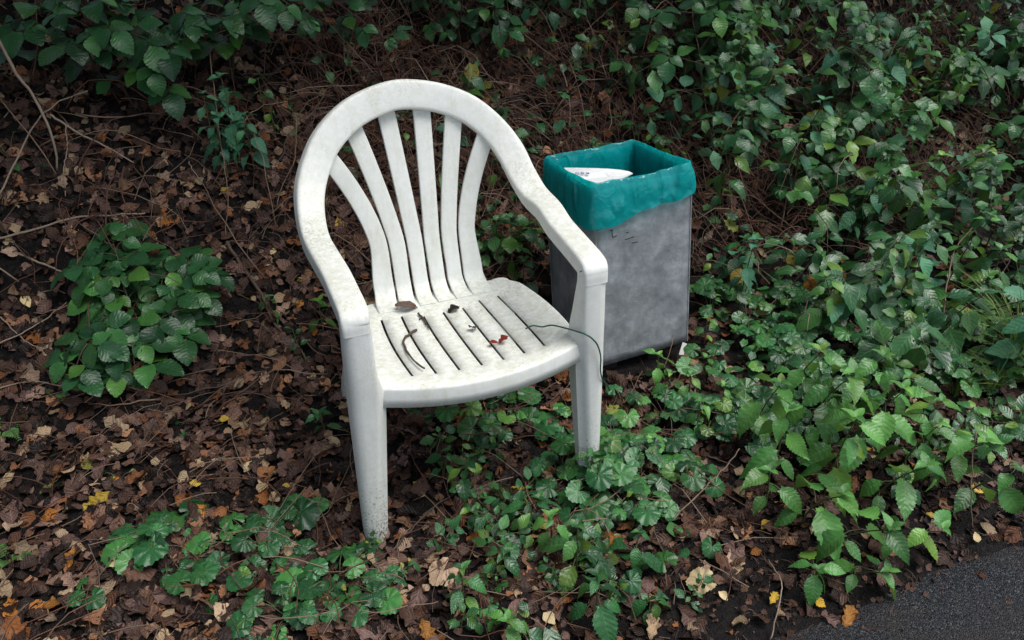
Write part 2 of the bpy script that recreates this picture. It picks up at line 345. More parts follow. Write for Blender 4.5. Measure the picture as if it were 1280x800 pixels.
def m_bag():
    t = NT('teal_plastic_film'); p = t.pos(); n2 = t.noise(9, 3, 0.5, p)
    def ridge(scale, rot, sc, pw):
        mp = t.new('ShaderNodeMapping'); mp.inputs['Scale'].default_value = sc; mp.inputs['Rotation'].default_value = rot; t.link(p, mp.inputs[0])
        n = t.noise(scale, 2, 0.45, mp.outputs[0]); return t.math('POWER', t.math('SUBTRACT', 1.0, t.math('MULTIPLY', t.math('ABSOLUTE', t.math('SUBTRACT', n, 0.5)), 3.0), clamp=True), pw)
    h = t.math('ADD', ridge(4.5, (0.2, 0.75, 0.1), (1.0, 1.0, 0.18), 9.0), t.math('ADD', t.math('MULTIPLY', ridge(8, (0.1, -0.7, 0.3), (1, 1, 0.15), 9.0), 0.4), t.math('ADD', t.math('MULTIPLY', ridge(22, (0.9, 0.1, 0.5), (1, 0.6, 1), 6.0), 0.07), t.math('MULTIPLY', n2, 0.9))))
    nm = t.bump(h, 0.9, 0.013)
    col = t.mix(n2, (0.006, 0.46, 0.54), (0.012, 0.55, 0.52))
    b = t.pbsdf(col, t.math('ADD', 0.08, t.math('MULTIPLY', n2, 0.2)), nm, 1.0)
    tr = t.new('ShaderNodeBsdfTranslucent'); t.link(t.mix(0.5, col, (0.02, 0.85, 0.80)), tr.inputs[0]); t.link(nm, tr.inputs['Normal'])
    tp = t.new('ShaderNodeBsdfTransparent'); tp.inputs[0].default_value = (0.03, 0.72, 0.68, 1)
    a = t.new('ShaderNodeMixShader'); a.inputs[0].default_value = 0.5; t.link(b.outputs[0], a.inputs[1]); t.link(tr.outputs[0], a.inputs[2])
    c = t.new('ShaderNodeMixShader'); c.inputs[0].default_value = 0.36; t.link(a.outputs[0], c.inputs[1]); t.link(tp.outputs[0], c.inputs[2])
    return t.surface(c.outputs[0])
MAT['bag'] = m_bag()
def m_moss():
    t = NT('moss'); p = t.pos(); n = t.noise(120, 3, 0.7, p)
    return t.surface(t.pbsdf(t.mix(n, (0.035, 0.055, 0.012), (0.09, 0.12, 0.02)), 0.9, t.bump(n, 1.0, 0.01)).outputs[0])
MAT['moss'] = m_moss()

# ------------------------------------------------------------------ ground and path
def axis(lo, hi, step, far):
    a = list(np.arange(lo, hi+1e-6, step)); s = step; x = hi
    while x < far: s *= 1.35; x += s; a.append(x)
    s = step; x = lo; b = []
    while x > -far: s *= 1.35; x -= s; b.append(x)
    return np.array(b[::-1]+a)
gx = axis(-1.9, 3.4, 0.016, 60); gy = axis(-0.85, 2.3, 0.016, 60)
X, Y = np.meshgrid(gx, gy)
Z = ground(X, Y)
nx, ny = len(gx), len(gy)
idx = np.arange(nx*ny).reshape(ny, nx)
q = np.stack([idx[:-1, :-1], idx[:-1, 1:], idx[1:, 1:], idx[1:, :-1]], -1).reshape(-1, 4)
tri = np.concatenate([q[:, [0, 1, 2]], q[:, [0, 2, 3]]])
g = obj('ground', fast_mesh('ground', np.stack([X, Y, Z], -1).reshape(-1, 3), tri, MAT['soil']))
tag(g, 'dark damp soil of the verge and the rising bank', None, None, 'structure')
xs = np.concatenate([np.linspace(-60, -2, 20), np.linspace(-1.8, 3.2, 120), np.linspace(4, 60, 20)]); ys = np.linspace(-3.2, -0.46, 70)
X, Y = np.meshgrid(xs, ys); Zp = 0.0 + 0.006*fbm(X*2, Y*2, 31) - 0.02*np.clip((Y+0.62)/0.16, 0, 1)**2
ii = np.arange(X.size).reshape(X.shape); q = np.stack([ii[:-1, :-1], ii[:-1, 1:], ii[1:, 1:], ii[1:, :-1]], -1).reshape(-1, 4)
pth = obj('path', fast_mesh('path', np.stack([X, Y, Zp], -1).reshape(-1, 3), np.concatenate([q[:, [0, 1, 2]], q[:, [0, 2, 3]]]), MAT['asphalt']))
tag(pth, 'wet dark asphalt path along the verge', None, None, 'structure')

# ------------------------------------------------------------------ chair
chair = tag(obj('garden_chair', None), 'weathered white plastic garden chair with slatted fan back standing on the verge', 'chair')
def sharp(o, a=42):
    o.data.set_sharp_from_angle(angle=R(a)); return o
def back_y(x, z):
    return 0.384 + 0.25*(z-0.372) - 1.28*x*x*min(1, max(0, (z-0.42)/0.28))
def P_(px, py, y): return tuple(at_y(px, py, y))
rail = [((-0.2460, -0.047, 0.570), (-0.02, -1, 0.02), .054, .034), ((-0.2460, -0.045, 0.594), (-0.01, -0.93, 0.37), .054, .034), ((-0.2450, -0.036, 0.611), (0, -0.55, 0.83), .055, .034), ((-0.2445, -0.012, 0.619), (0, -0.06, 1), .056, .034),
        ((-0.246, 0.05, 0.620), (0, -0.02, 1), .056, .034), ((-0.248, 0.125, 0.620), (0, -0.03, 1), .056, .034), ((-0.255, 0.205, 0.624), (0.03, -0.10, 1), .056, .034), ((-0.260, 0.262, 0.630), (0.06, -0.3, 0.95), .056, .034),
        ((-0.2585, 0.306, 0.644), (0.14, -0.65, 0.75), .058, .033), ((-0.252, 0.346, 0.667), (0.2, -0.82, 0.55), .060, .031), (P_(391, 232, .380), (0.25, -0.88, 0.45), .063, .029), (P_(398, 205, .407), (0.26, -0.9, 0.40), .064, .028), (P_(413, 173, .433), (0.22, -0.92, 0.36), .065, .028),
        (P_(444, 141, .458), (0.13, -0.95, 0.32), .066, .028), (P_(486, 121, .476), (0.04, -0.95, 0.31), .066, .028), (P_(520, 118, .481), (0, -0.95, 0.31), .066, .028), (P_(556, 124, .475), (-0.06, -0.95, 0.31), .066, .028), (P_(589, 138, .456), (-0.14, -0.94, 0.33), .066, .028),
        (P_(618, 162, .428), (-0.22, -0.9, 0.38), .065, .028), (P_(638, 188, .392), (-0.26, -0.85, 0.46), .066, .029), (P_(653, 216, .350), (-0.24, -0.72, 0.62), .064, .030), (P_(668, 238, .305), (-0.16, -0.45, 0.85), .061, .032), ((0.248, 0.235, 0.627), (-0.05, -0.16, 1), .058, .034),
        ((0.243, 0.16, 0.621), (0, -0.05, 1), .057, .034), ((0.239, 0.07, 0.621), (0, -0.02, 1), .056, .034), ((0.2345, -0.010, 0.622), (0, -0.06, 1), .056, .034), ((0.2335, -0.036, 0.615), (0, -0.55, 0.83), .055, .034), ((0.2335, -0.045, 0.598), (0.01, -0.93, 0.37), .054, .034), ((0.2335, -0.047, 0.572), (0.02, -1, 0.02), .054, .034)]
NR = 170
PP = spline([f[0] for f in rail], NR); NN = spline([f[1] for f in rail], NR); WT = spline([[f[2], f[3]] for f in rail], NR); WW, TT = WT[:, 0], WT[:, 1]
NN = NN/np.linalg.norm(NN, axis=1)[:, None]; PP = PP-NN*TT[:, None]*0.5
PROF = [(-.5, -.5), (-.5, .15), (-.485, .34), (-.445, .44), (-.37, .485), (-.18, .5), (0, .503), (.18, .5), (.37, .485), (.445, .44), (.485, .34), (.5, .15), (.5, -.5), (.43, -.5), (.42, .10), (-.42, .10), (-.43, -.5)]
def sweep(P, N, W, TH, prof):
    T = np.gradient(np.asarray(P), axis=0); V = []; F = []; k = len(prof); n = len(P)
    for i in range(n):
        t = unit(T[i]); nn = unit(N[i]-t*(N[i]@t)); a = np.cross(t, nn)
        for u, v in prof: V.append(P[i]+a*u*W[i]+nn*v*TH[i])
    for i in range(n-1):
        for j in range(k): F.append((i*k+j, i*k+(j+1) % k, (i+1)*k+(j+1) % k, (i+1)*k+j))
    F.append(tuple(range(k))); F.append(tuple((n-1)*k+j for j in range(k))[::-1])
    return V, F
V, F = sweep(PP, NN, WW, TT, PROF)
sharp(MB().add(V, F).build('back_frame_with_arms', MAT['plastic'], chair))
# six fan slats
tops = [(408, 196), (440, 157), (481, 131), (527, 123), (569, 138), (610, 168)]
SPROF = [(-.5, -.5), (-.5, .15), (-.475, .38), (-.41, .48), (-.2, .5), (.2, .5), (.41, .48), (.475, .38), (.5, .15), (.5, -.5)]
for k, (px, py) in enumerate(tops):
    sgn = k-2.5; ab = abs(sgn)
    xb = math.copysign({0.5: 0.0215, 1.5: 0.0645, 2.5: 0.112}[ab], sgn); wb_ = 0.038 if ab < 2 else 0.050
    xw = math.copysign({0.5: 0.0215, 1.5: 0.0645, 2.5: 0.1085}[ab], sgn); ww_ = 0.0375 if ab < 2 else 0.041
    y = 0.47
    for _ in range(8): tp = at_y(px, py, y); y = back_y(tp[0], tp[2])
    xt, zt = tp[0], tp[2]
    path = [(xb*1.04, 0.325, 0.3725), (xb*1.03, 0.362, 0.3785), (xb, 0.384, 0.396), (xb, 0.3945, 0.425), (xw, back_y(xw, 0.50), 0.50)]
    nr = [(0, -0.15, 1), (0, -0.45, 0.9), (0, -0.85, 0.5), (0, -1, 0.22), (0, -1, 0.22)]; wd = [wb_, wb_, wb_*0.98, wb_*0.95, ww_]
    for f in (0.2, 0.4, 0.6, 0.8, 1.0):
        z = 0.50+(zt-0.50)*f; g_ = f**(1.55 if ab > 2 else (1.25 if ab > 1 else 1.05)); x = xw+(xt-xw)*g_
        path.append((x, back_y(x, z)+0.010*f*f, z)); nr.append((-x*0.6, -1, 0.25)); wd.append(ww_+(0.041-ww_)*f)
    V, F = sweep(spline(path, 48), spline(nr, 48), spline([[q_]*2 for q_ in wd], 48)[:, 0], np.full(48, 0.008), SPROF)
    sharp(MB().add(V, F).build('slat', MAT['plastic'], chair))
# seat: a dished sheet with seven open slots and a turned-down skirt
slots = [-0.66+0.22*k for k in range(7)]; ds = 0.0135
scol = [-1.0, -0.97, -0.9, -0.8]
for s_ in slots: scol += [s_-0.11] if s_ > -0.6 else []; scol += [s_-ds, s_+ds]
scol = sorted(set([round(v, 5) for v in scol+[0.8, 0.9, 0.97, 1.0]]))
trow = sorted(set([0, 0.012, 0.035, 0.07, 0.105]+[0.13, 0.2, 0.28, 0.36, 0.44, 0.52, 0.6, 0.68, 0.75, 0.80]+[0.84, 0.88, 0.91, 0.94, 0.96, 0.98, 0.993, 1.0]))
slot_end = [0.78, 0.78, 0.75, 0.75, 0.75, 0.80, 0.80]
def seat_pt(s_, t_):
    hw = 0.212 + 0.014*math.sin(math.pi*min(1, t_*1.05)) - 0.004*t_
    if t_ > 0.84: hw -= 0.060*(1-math.sqrt(max(0, 1-((t_-0.84)/0.16)**2)))
    x = s_*hw; y = -0.024 + t_*0.405 - 0.040*(1-s_*s_)*(1-t_)**3
    z = 0.432 - 0.060*t_**1.1 - 0.016*(1-s_**4)*math.sin(math.pi*t_)**0.8 - 0.007*(1-s_*s_)*(1-t_)**2
    z -= 0.004*max(0, 1-t_/0.035)**2
    return np.array([x, y, z])
sm = MB(); nS, nT = len(scol), len(trow)
for t_ in trow:
    for s_ in scol: sm.V.append(tuple(seat_pt(s_, t_)))
def is_slot(j, i):
    m_s = (scol[j]+scol[j+1])/2; m_t = (trow[i]+trow[i+1])/2
    for k, s_ in enumerate(slots):
        if abs(m_s-s_) < ds*0.9 and 0.105 < m_t < slot_end[k]: return True
    return False
for i in range(nT-1):
    for j in range(nS-1):
        if not is_slot(j, i): sm.F.append((i*nS+j, i*nS+j+1, (i+1)*nS+j+1, (i+1)*nS+j))
per = [j for j in range(nS)] + [i*nS+nS-1 for i in range(1, nT)] + [(nT-1)*nS+j for j in range(nS-2, -1, -1)] + [i*nS for i in range(nT-2, 0, -1)]
cen = np.array([0, 0.17]); prev = per
PV = [np.array(sm.V[i]) for i in per]; n_ = len(per)
outd = []
for i in range(n_):
    tg = PV[(i+1) % n_]-PV[i-1]; o_ = np.array([tg[1], -tg[0], 0]); outd.append(unit(o_))
for ro, rd in ((0.0018, 0.0005), (0.0034, 0.0022), (0.0042, 0.0055), (0.0056, 0.025), (0.0066, 0.044)):
    st = len(sm.V)
    for p_, o_ in zip(PV, outd): sm.V.append(tuple(p_+o_*ro-np.array([0, 0, rd])))
    cur = list(range(st, st+n_))
    for i in range(n_): sm.F.append((prev[i], cur[i], cur[(i+1) % n_], prev[(i+1) % n_]))
    prev = cur
so_ = sm.build('seat', MAT['plastic'], chair)
md = so_.modifiers.new('thickness', 'SOLIDIFY'); md.thickness = 0.0045; md.offset = -1
# legs
def leg(sx, rear=False):
    m = MB(); V = []; rows = []
    for f in np.linspace(0, 1, 22):
        if not rear:
            z = 0.578*(1-f) - 0.020*f
            k = min(1, max(0, (0.480-z)/0.09)); k = k*k*(3-2*k); d_ = max(0, (0.44-z)/0.44); o2 = min(1, (0.578-z)/0.2)
            if sx < 0: xo = 0.2722 + 0.003*o2 + 0.012*d_; xi = 0.2192 - 0.017*k + 0.036*d_
            else: xo = 0.2600 + 0.004*o2 + 0.012*d_; xi = 0.2072 - 0.010*k + 0.034*d_
            yf = -0.0466 + 0.002*k + 0.014*d_; yr = -0.0128 + 0.030*min(1, (0.578-z)/0.12) - 0.012*d_
        else:
            z = 0.36*(1-f) - 0.004*f; xo = 0.205+0.045*f; xi = 0.150+0.06*f; yf = 0.405+0.125*f; yr = 0.340+0.145*f
        e = 1 if not rear else -1
        if rear: k = 1.0
        P = [(xi, yr), (xi, yf+e*(.007+.011*k)), (xi+.002+.006*k, yf+e*(.003+.010*k)), (xi+.005+.008*k, yf+e*(.001+.006*k)), (xi+.009+.009*k, yf+e*.0006), (xi+.014+.012*k, yf), (xo-.020, yf), (xo-.010, yf+e*.0025), (xo-.003, yf+e*.009), (xo, yf+e*.019), (xo, yr)]
        V.append([(sx*a, b, z) for a, b in P])
    k = len(V[0])
    for r_ in V: m.V += r_
    for i in range(len(V)-1):
        for j in range(k): m.F.append((i*k+j, i*k+(j+1) % k, (i+1)*k+(j+1) % k, (i+1)*k+j))
    m.F.append(tuple(range(k))); m.F.append(tuple((len(V)-1)*k+j for j in range(k)))
    sharp(m.build('leg', MAT['plastic'], chair), 50)
for sx in (-1, 1): leg(sx); leg(sx, True)
# ------------------------------------------------------------------ litter bin, bag, card
BA, BTX, BTY = 0.033, -0.024, 0.095
BW, BD, BH = 0.28, 0.294, 0.504
e_x = np.array([math.cos(BA), math.sin(BA), 0]); e_y = np.array([-math.sin(BA), math.cos(BA), 0])
e_z = unit(e_x*BTX+e_y*BTY+np.array([0, 0, 1])); e_x = unit(e_x-e_z*(e_x@e_z)); e_y = np.cross(e_z, e_x)
BO = np.array([0.438, 0.318, 0.07])
def bl(x, y, z): return BO+e_x*x+e_y*y+e_z*z
BAX = [e_x, e_y, e_z]
lb = obj('litter_bin', None); tag(lb, 'square galvanised steel litter bin standing behind the white chair', 'bin')
th = 0.0015
def panel(name, c, h, bev=0.001):
    m = MB(); m.box(bl(*c), h, BAX); return m.build(name, MAT['galv'], lb, smooth=False, bevel=bev)
PAN = []
def face_panel(name, o, u, v, n, W, H):
    # slightly dented sheet with a folded edge
    m = MB(); nu, nv = 15, 21
    for j in range(nv):
        for i in range(nu):
            a = i/(nu-1); b = j/(nv-1); k = math.sin(math.pi*a)*math.sin(math.pi*b)
            dn = 0.004*k*float(fbm(a*2.4+o[0]*3, b*3.0+o[1]*5, 41)) - 0.0018*k
            m.V.append(tuple(o+u*W*a+v*H*b+n*dn))
    for j in range(nv-1):
        for i in range(nu-1): m.F.append((j*nu+i, j*nu+i+1, (j+1)*nu+i+1, (j+1)*nu+i))
    ob = m.build(name, MAT['galv'], lb); PAN.append(ob); s_ = ob.modifiers.new('thickness', 'SOLIDIFY'); s_.thickness = 0.002; s_.offset = -1
face_panel('front_panel', bl(0.001, 0, 0), e_x, e_z, -e_y, BW-0.002, BH)
face_panel('side_panel', bl(0, BD-0.001, 0), -e_y, e_z, -e_x, BD-0.002, BH)
face_panel('side_panel', bl(BW, 0.001, 0), e_y, e_z, e_x, BD-0.002, BH)
face_panel('back_panel', bl(BW-0.001, BD, 0), -e_x, e_z, e_y, BW-0.002, BH)
panel('base_plate', (BW/2, BD/2, 0.004), (BW/2-0.004, BD/2-0.004, 0.002))
for x, y in ((0.003, 0.003), (BW-0.003, 0.003), (0.003, BD-0.003), (BW-0.003, BD-0.003)):
    sx = 1 if x < 0.1 else -1; sy = 1 if y < 0.1 else -1
    m = MB(); m.box(bl(x-sx*0.0027, y-sy*0.0027, BH/2), (0.0016, 0.0016, BH/2-0.002), BAX); m.build('corner_seam', MAT['galv'], lb, smooth=False)
for x, y in ((0.19, 0.03), (0.05, 0.03), (0.05, BD-0.04), (0.22, BD-0.04)):
    p = bl(x, y, 0); gz = G(p[0], p[1])-0.02
    m = MB(); m.box((p[0], p[1], (p[2]+gz)/2), (0.020, 0.006, (p[2]-gz)/2+0.001)); m.build('foot', MAT['dark_metal'], lb, smooth=False, bevel=0.001)
# felt-pen marks on the front
def front_px(px, py):
    d = ray(px, py); n = e_y; t_ = ((BO-CAM)@n)/(d@n); return CAM+d*t_
m = MB()
for pl in ([(763.5, 287), (764.5, 296), (770, 294)], [(762, 287.5), (765, 286.5)], [(781.5, 290.2), (784, 289.8)], [(780, 299), (791, 295.2)], [(788.5, 303.2), (796, 301.5)]):
    Q = [front_px(*p)-e_y*0.0052 for p in pl]
    for a, b in zip(Q[:-1], Q[1:]):
        t_ = unit(b-a); s_ = np.cross(t_, e_y)
        m.box((a+b)/2, (np.linalg.norm(b-a)/2+0.0006, 0.0010, 0.0004), [t_, s_, e_y])
m.build('pen_marks', MAT['ink'], PAN[0], smooth=False)

# bin liner
def rim_xy(u):
    """u in 0..4 round the rim, rounded corners: 0 = front left, 1 = front right, 2 = back right, 3 = back left"""
    C = [(0, 0), (BW, 0), (BW, BD), (0, BD)]
    i = int(u) % 4; f = u-int(u); a = np.array(C[i]); b = np.array(C[(i+1) % 4]); p = a+(b-a)*f
    c = np.array([BW/2, BD/2]); q = p-c; hx, hy = BW/2, BD/2
    k = ((abs(q[0])/hx)**34+(abs(q[1])/hy)**34)**(1/34.0)
    q = q/k; nrm = np.array([np.sign(q[0])*(abs(q[0])/hx)**9/hx, np.sign(q[1])*(abs(q[1])/hy)**9/hy]); nrm /= np.linalg.norm(nrm)
    return c+q, nrm
def fold_(u, d):
    v = 0.0
    for u0, d0, k, a_, w_ in ((0.10, 0.85, -2.0, .010, .07), (0.16, 0.80, -2.4, .007, .05), (0.62, 1.0, -1.2, .006, .08), (3.55, 0.2, 1.5, .008, .09), (3.80, 0.3, 1.9, .006, .06), (0.95, 0.5, 0.2, .006, .15), (1.4, 0.6, 1.5, .006, .1)):
        e = d-(d0+k*(u-u0)); v += a_*math.exp(-(e/w_)**2)*min(1, d*5)*math.exp(-((u-u0)/0.35)**2)
    return v
NU = 260; bm_ = MB()
lift = lambda u: np.interp(u, [0, 0.5, 1, 1.5, 2, 2.5, 3, 3.5, 4], [0.024, 0.016, 0.024, 0.014, 0.013, 0.011, 0.014, 0.013, 0.024]) + 0.004*float(fbm(np.array(u*2.3), np.array(0.3), 51))
skirt = lambda u: np.interp(u, [0, 0.2, 0.45, 1, 1.5, 2, 3, 3.5, 4], [0.130, 0.108, 0.092, 0.084, 0.08, 0.08, 0.085, 0.11, 0.130]) + 0.022*float(fbm(np.array(u*5.0), np.array(0.7), 53))
# thin film: coarse crumpled facets with sharp creases
NU = 92; rb = random.Random(5)
rows = [(-0.30, 'i'), (-0.17, 'i'), (-0.09, 'i'), (-0.035, 'i'), (-0.007, 'i'), (0.0, 'r'), (0.13, 'o'), (0.36, 'o'), (0.60, 'o'), (0.82, 'o'), (1.0, 'o')]
for v, (d0, kd) in enumerate(rows):
    for i in range(NU):
        u = 4*i/NU; corner = abs(((u+0.5) % 1)-0.5) < 0.04
        if not corner: u += rb.uniform(-0.4, 0.4)*4/NU*(0.35 if kd == 'r' else 1)
        u = min(max(u, 0.0), 3.9999); (x, y), n = rim_xy(u); lf = lift(u)
        if kd == 'i':
            d_ = d0*rb.uniform(0.85, 1.15); off = -0.004-0.010*min(1, -d_/0.05)+rb.uniform(-.005, .003); z = BH+lf+d_
        elif kd == 'r': off = 0.0005+rb.uniform(-.001, .001); z = BH+lf+rb.uniform(-.002, .002)
        else:
            sk = skirt(u); d_ = d0 if d0 == 1.0 else d0+rb.uniform(-.09, .09)
            off = max(0.0042, 0.0045+0.011*(1-(1-d_)**2)+0.6*fold_(u, d_)+rb.uniform(-.0030, .0030)); z = BH+lf-sk*d_+(rb.uniform(-.003, .003) if d0 == 1.0 else 0)
        bm_.V.append(tuple(bl(x+n[0]*off, y+n[1]*off, z)))
for v in range(len(rows)-1):
    for i in range(NU):
        j = (i+1) % NU; a_, b_, c_, e_ = v*NU+i, v*NU+j, (v+1)*NU+j, (v+1)*NU+i
        bm_.F += [(a_, b_, c_), (a_, c_, e_)] if rb.random() < 0.5 else [(a_, b_, e_), (b_, c_, e_)]
bg_o = bm_.build('bin_bag', MAT['bag'])
ca = bg_o.data.attributes.new('crease_edge', 'FLOAT', 'EDGE'); r0 = [k_ for k_, q_ in enumerate(rows) if q_[1] == 'r'][0]
ca.data.foreach_set('value', [0.95 if (e_.vertices[0]//NU == r0 and e_.vertices[1]//NU == r0) else 0.0 for e_ in bg_o.data.edges])
sb_ = bg_o.modifiers.new('sub', 'SUBSURF'); sb_.levels = 2; sb_.render_levels = 2
tag(bg_o, 'translucent teal plastic bin bag folded over the rim of the steel bin', 'bin bag')
# card inside the bag
zc = float(bl(0.1, 0.1, BH)[2])-0.012
cp = [(705, 209.5), (720, 209.5), (740, 210), (760, 210.8), (775, 212), (786, 214), (791, 216.5), (778, 223), (757, 230), (735, 236), (715, 226)]
top = [at_z(px, py, zc+0.012*math.sin((px-700)/29)) for px, py in cp]
m = MB(); n_ = len(top); m.V = [tuple(p) for p in top]+[tuple(p-np.array([0, 0, 0.0025])) for p in top]
m.F = [tuple(range(n_)), tuple(range(2*n_-1, n_-1, -1))]+[(i, n_+i, n_+(i+1) % n_, (i+1) % n_) for i in range(n_)]
cd_ = obj('card_sleeve', None); tag(cd_, 'white card packaging with small blue symbols lying in the teal bag', 'packaging')
sheet = m.build('sheet', MAT['paper'], cd_, smooth=False)
for k, px in enumerate((721.5, 728, 734.5)):
    c = at_z(px, 216.3, zc+0.012*math.sin((px-700)/29)+0.0035)
    V, F = [], []
    for j in range(18):
        q_ = 2*math.pi*j/18
        for rr in (0.0028, 0.0046): V.append(c+np.array([math.cos(q_)*rr, math.sin(q_)*rr*1.5, 0]))
    for j in range(18): F.append((2*j, 2*j+1, (2*j+3) % 36, (2*j+2) % 36))
    mm = MB().add(V, F)
    if k == 1: mm.box(c, (0.0030, 0.0010, 0.0002))
    if k == 2: mm.box(c-np.array([0, 0.003, 0]), (0.0030, 0.0024, 0.0002))
    mm.build('symbol', MAT['blue_ink'], sheet, smooth=False)
# white tag under the bin
tp = front_px(855, 428)-e_y*0.004; gz = G(tp[0], tp[1]); bt = at(847, 457); 
d_ = unit(bt-tp); sd = unit(np.cross(d_, e_y)); L_ = np.linalg.norm(bt-tp)/2
m = MB(); m.box((tp+bt)/2, (L_, 0.0085, 0.0012), [d_, sd, np.cross(d_, sd)])
tag(m.build('white_strip', MAT['tag'], None, smooth=False, bevel=0.001), 'narrow white plastic strip poking out under the lower corner of the bin', 'strip')

# green wire lying on the seat and hanging over the arm-side leg
wp = [at_z(657, 411, 0.432), at_z(666, 407, 0.44), at_z(678, 408.5, 0.436), at_z(690, 406.5, 0.441), at_z(706, 410, 0.44), at_y(720, 414, -0.03), at_y(734, 419, -0.054), at_y(743, 426, -0.056), at_y(748, 434, -0.054), at_y(751, 447, -0.05), at_y(750.5, 462, -0.045), at_y(753, 474, -0.04), at_y(758, 480, 0.0), at_y(762, 488, 0.02)]
V, F = tube(spline(wp, 60), 0.0017, 6)
tag(MB().add(V, F).build('garden_wire', MAT['wire']), 'thin dark green wire curling from the seat over the chair leg', 'wire')
# ------------------------------------------------------------------ leaf shapes (unit length along +y, face up +z)
def grid_leaf(width, rows=13, cols=2, fold=0.12, droop=0.25, wave=0.02, serr=0.0, peak=0.42, base_heart=0.0, lobes=0.0, nl=4, curl=0.0, seed=0, tip=1.0):
    r_ = random.Random(seed); V = []; UV = []; F = []; ss = [i/cols for i in range(-cols, cols+1)]; k = len(ss)
    ph = r_.uniform(0, 6.28); asym = r_.uniform(-0.12, 0.12)
    for i in range(rows):
        t = i/(rows-1)
        a = t/peak if t < peak else 1-(t-peak)/(1-peak)
        wd = (math.sin(a*math.pi/2)**0.75 if t < peak else math.sin(a*math.pi/2)**(1.0*tip))*width/2
        if lobes: wd *= 1-lobes*(0.5-0.5*math.cos(2*math.pi*nl*t+0.6))
        if t == 0: wd = 0.012 if not base_heart else width*0.2
        wd = max(wd, 0.008)
        for s in ss:
            e = wd*(1+asym*s)
            yy = t
            if abs(s) == 1 and serr:
                e *= 1+serr*(1 if i % 2 else -0.6); yy = t + (0.4/rows if i % 2 else 0)
            if base_heart: yy -= base_heart*abs(s)*max(0, 1-t*4)
            x = s*e
            z = fold*abs(x) - droop*t*t + wave*math.sin(ph+t*9+s*2)*abs(s) + 0.012*abs(s)*math.sin(t*2*math.pi*6)
            if curl: z += curl*(abs(x)/(width/2+1e-6))**2*(0.5+0.5*math.sin(ph+t*5)) ; 
            yb_ = yy*(1-0.35*droop*t)
            V.append((x, yb_, z)); UV.append((s*.5+.5, t))
    for i in range(rows-1):
        for j in range(k-1): F.append((i*k+j, i*k+j+1, (i+1)*k+j+1, (i+1)*k+j))
    return np.array(V), F, np.array(UV)
def round_leaf(seed, K=33, lobes=3, cren=0.045, dome=0.18, pleat=0.03, span=310, deep=0.13):
    r_ = random.Random(seed); V = [(0, 0, 0)]; UV = [(1, 0.5)]; F = []; ph = r_.uniform(-0.3, 0.3); tl = r_.uniform(-0.1, 0.1)
    rings = (0.45, 0.78, 1.0)
    for ri, rr in enumerate(rings):
        for j in range(K):
            th = R(-span/2+span*j/(K-1)); rad = 0.5*(1+deep*abs(math.cos(th*lobes/2+ph*0.3)))*(1-0.13*abs(th/math.pi))
            if ri == 2: rad *= 1+cren*(1 if j % 2 else -1)
            if ri == 1: rad *= 1+0.02*math.sin(j*2+seed)
            q = rad*rr
            z = -dome*q*q*1.6 + pleat*math.cos(th*8)*rr*0.8 + tl*math.sin(th)*q + 0.02*math.sin(th*3+seed)*rr
            V.append((q*math.sin(th), q*math.cos(th), z)); UV.append((1, th/(2*math.pi)*9/8+0.5))
    for j in range(K-1): F.append((0, 1+j+1, 1+j))
    for ri in range(2):
        for j in range(K-1): a = 1+ri*K+j; F.append((a, a+1, a+K+1, a+K))
    return np.array(V), F, np.array(UV)
def tris(F):
    T = []
    for f in F:
        for i in range(1, len(f)-1): T.append((f[0], f[i], f[i+1]))
    return np.array(T, np.int32)
SH = {
 'bramble': [grid_leaf(0.74, 21, 2, 0.08+0.05*k, 0.18+0.1*k, 0.025, 0.045, 0.46, seed=k, tip=0.85) for k in range(4)],
 'nettle': [grid_leaf(0.52, 23, 2, 0.12+0.05*k, 0.22+0.12*k, 0.02, 0.085, 0.30, 0.05, seed=10+k, tip=1.15) for k in range(4)],
 'weed': [grid_leaf(0.58, 9, 2, 0.15, 0.15+0.12*k, 0.02, 0.05, 0.38, seed=20+k) for k in range(3)],
 'ivy': [grid_leaf(0.85, 9, 2, 0.10, 0.12+0.1*k, 0.03, 0.0, 0.30, 0.10, lobes=0.22, nl=1.6, seed=30+k, tip=1.3) for k in range(3)],
 'avens': [round_leaf(40+k, pleat=0.032+0.010*k, dome=0.10+0.08*k) for k in range(4)],
 'oak': [grid_leaf(0.56, 25, 2, 0.10+0.1*(k % 3), 0.10+0.12*(k % 2), 0.06, 0.0, 0.58, lobes=0.38, nl=3.6, curl=0.05*(k % 3)+0.02, seed=50+k, tip=0.55) for k in range(5)],
 'beech': [grid_leaf(0.62, 9, 2, 0.05+0.12*(k % 3), 0.08+0.15*(k % 2), 0.05, 0.03, 0.45, curl=0.06*(k % 3), seed=60+k) for k in range(5)],
 'birch': [grid_leaf(0.72, 11, 2, 0.06+0.08*(k % 2), 0.08+0.1*(k % 2), 0.03, 0.06, 0.34, curl=0.03, seed=70+k, tip=1.2) for k in range(3)],
 'scrap': [grid_leaf(0.85, 6, 2, 0.2, 0.25, 0.12, 0.12, 0.5, curl=0.12, seed=80+k, tip=0.5) for k in range(3)],
 'maple': [round_leaf(90+k, 41, 5, 0.03, 0.1, 0.05, 310, 0.22) for k in range(2)],
}
LM = {}
def leaf_mesh(shape, k, mat):
    key = (shape, k, mat)
    if key not in LM:
        V, F, UV = SH[shape][k]; LM[key] = mesh(shape+'_leaf', V, F, MAT[mat], UV)
    return LM[key]
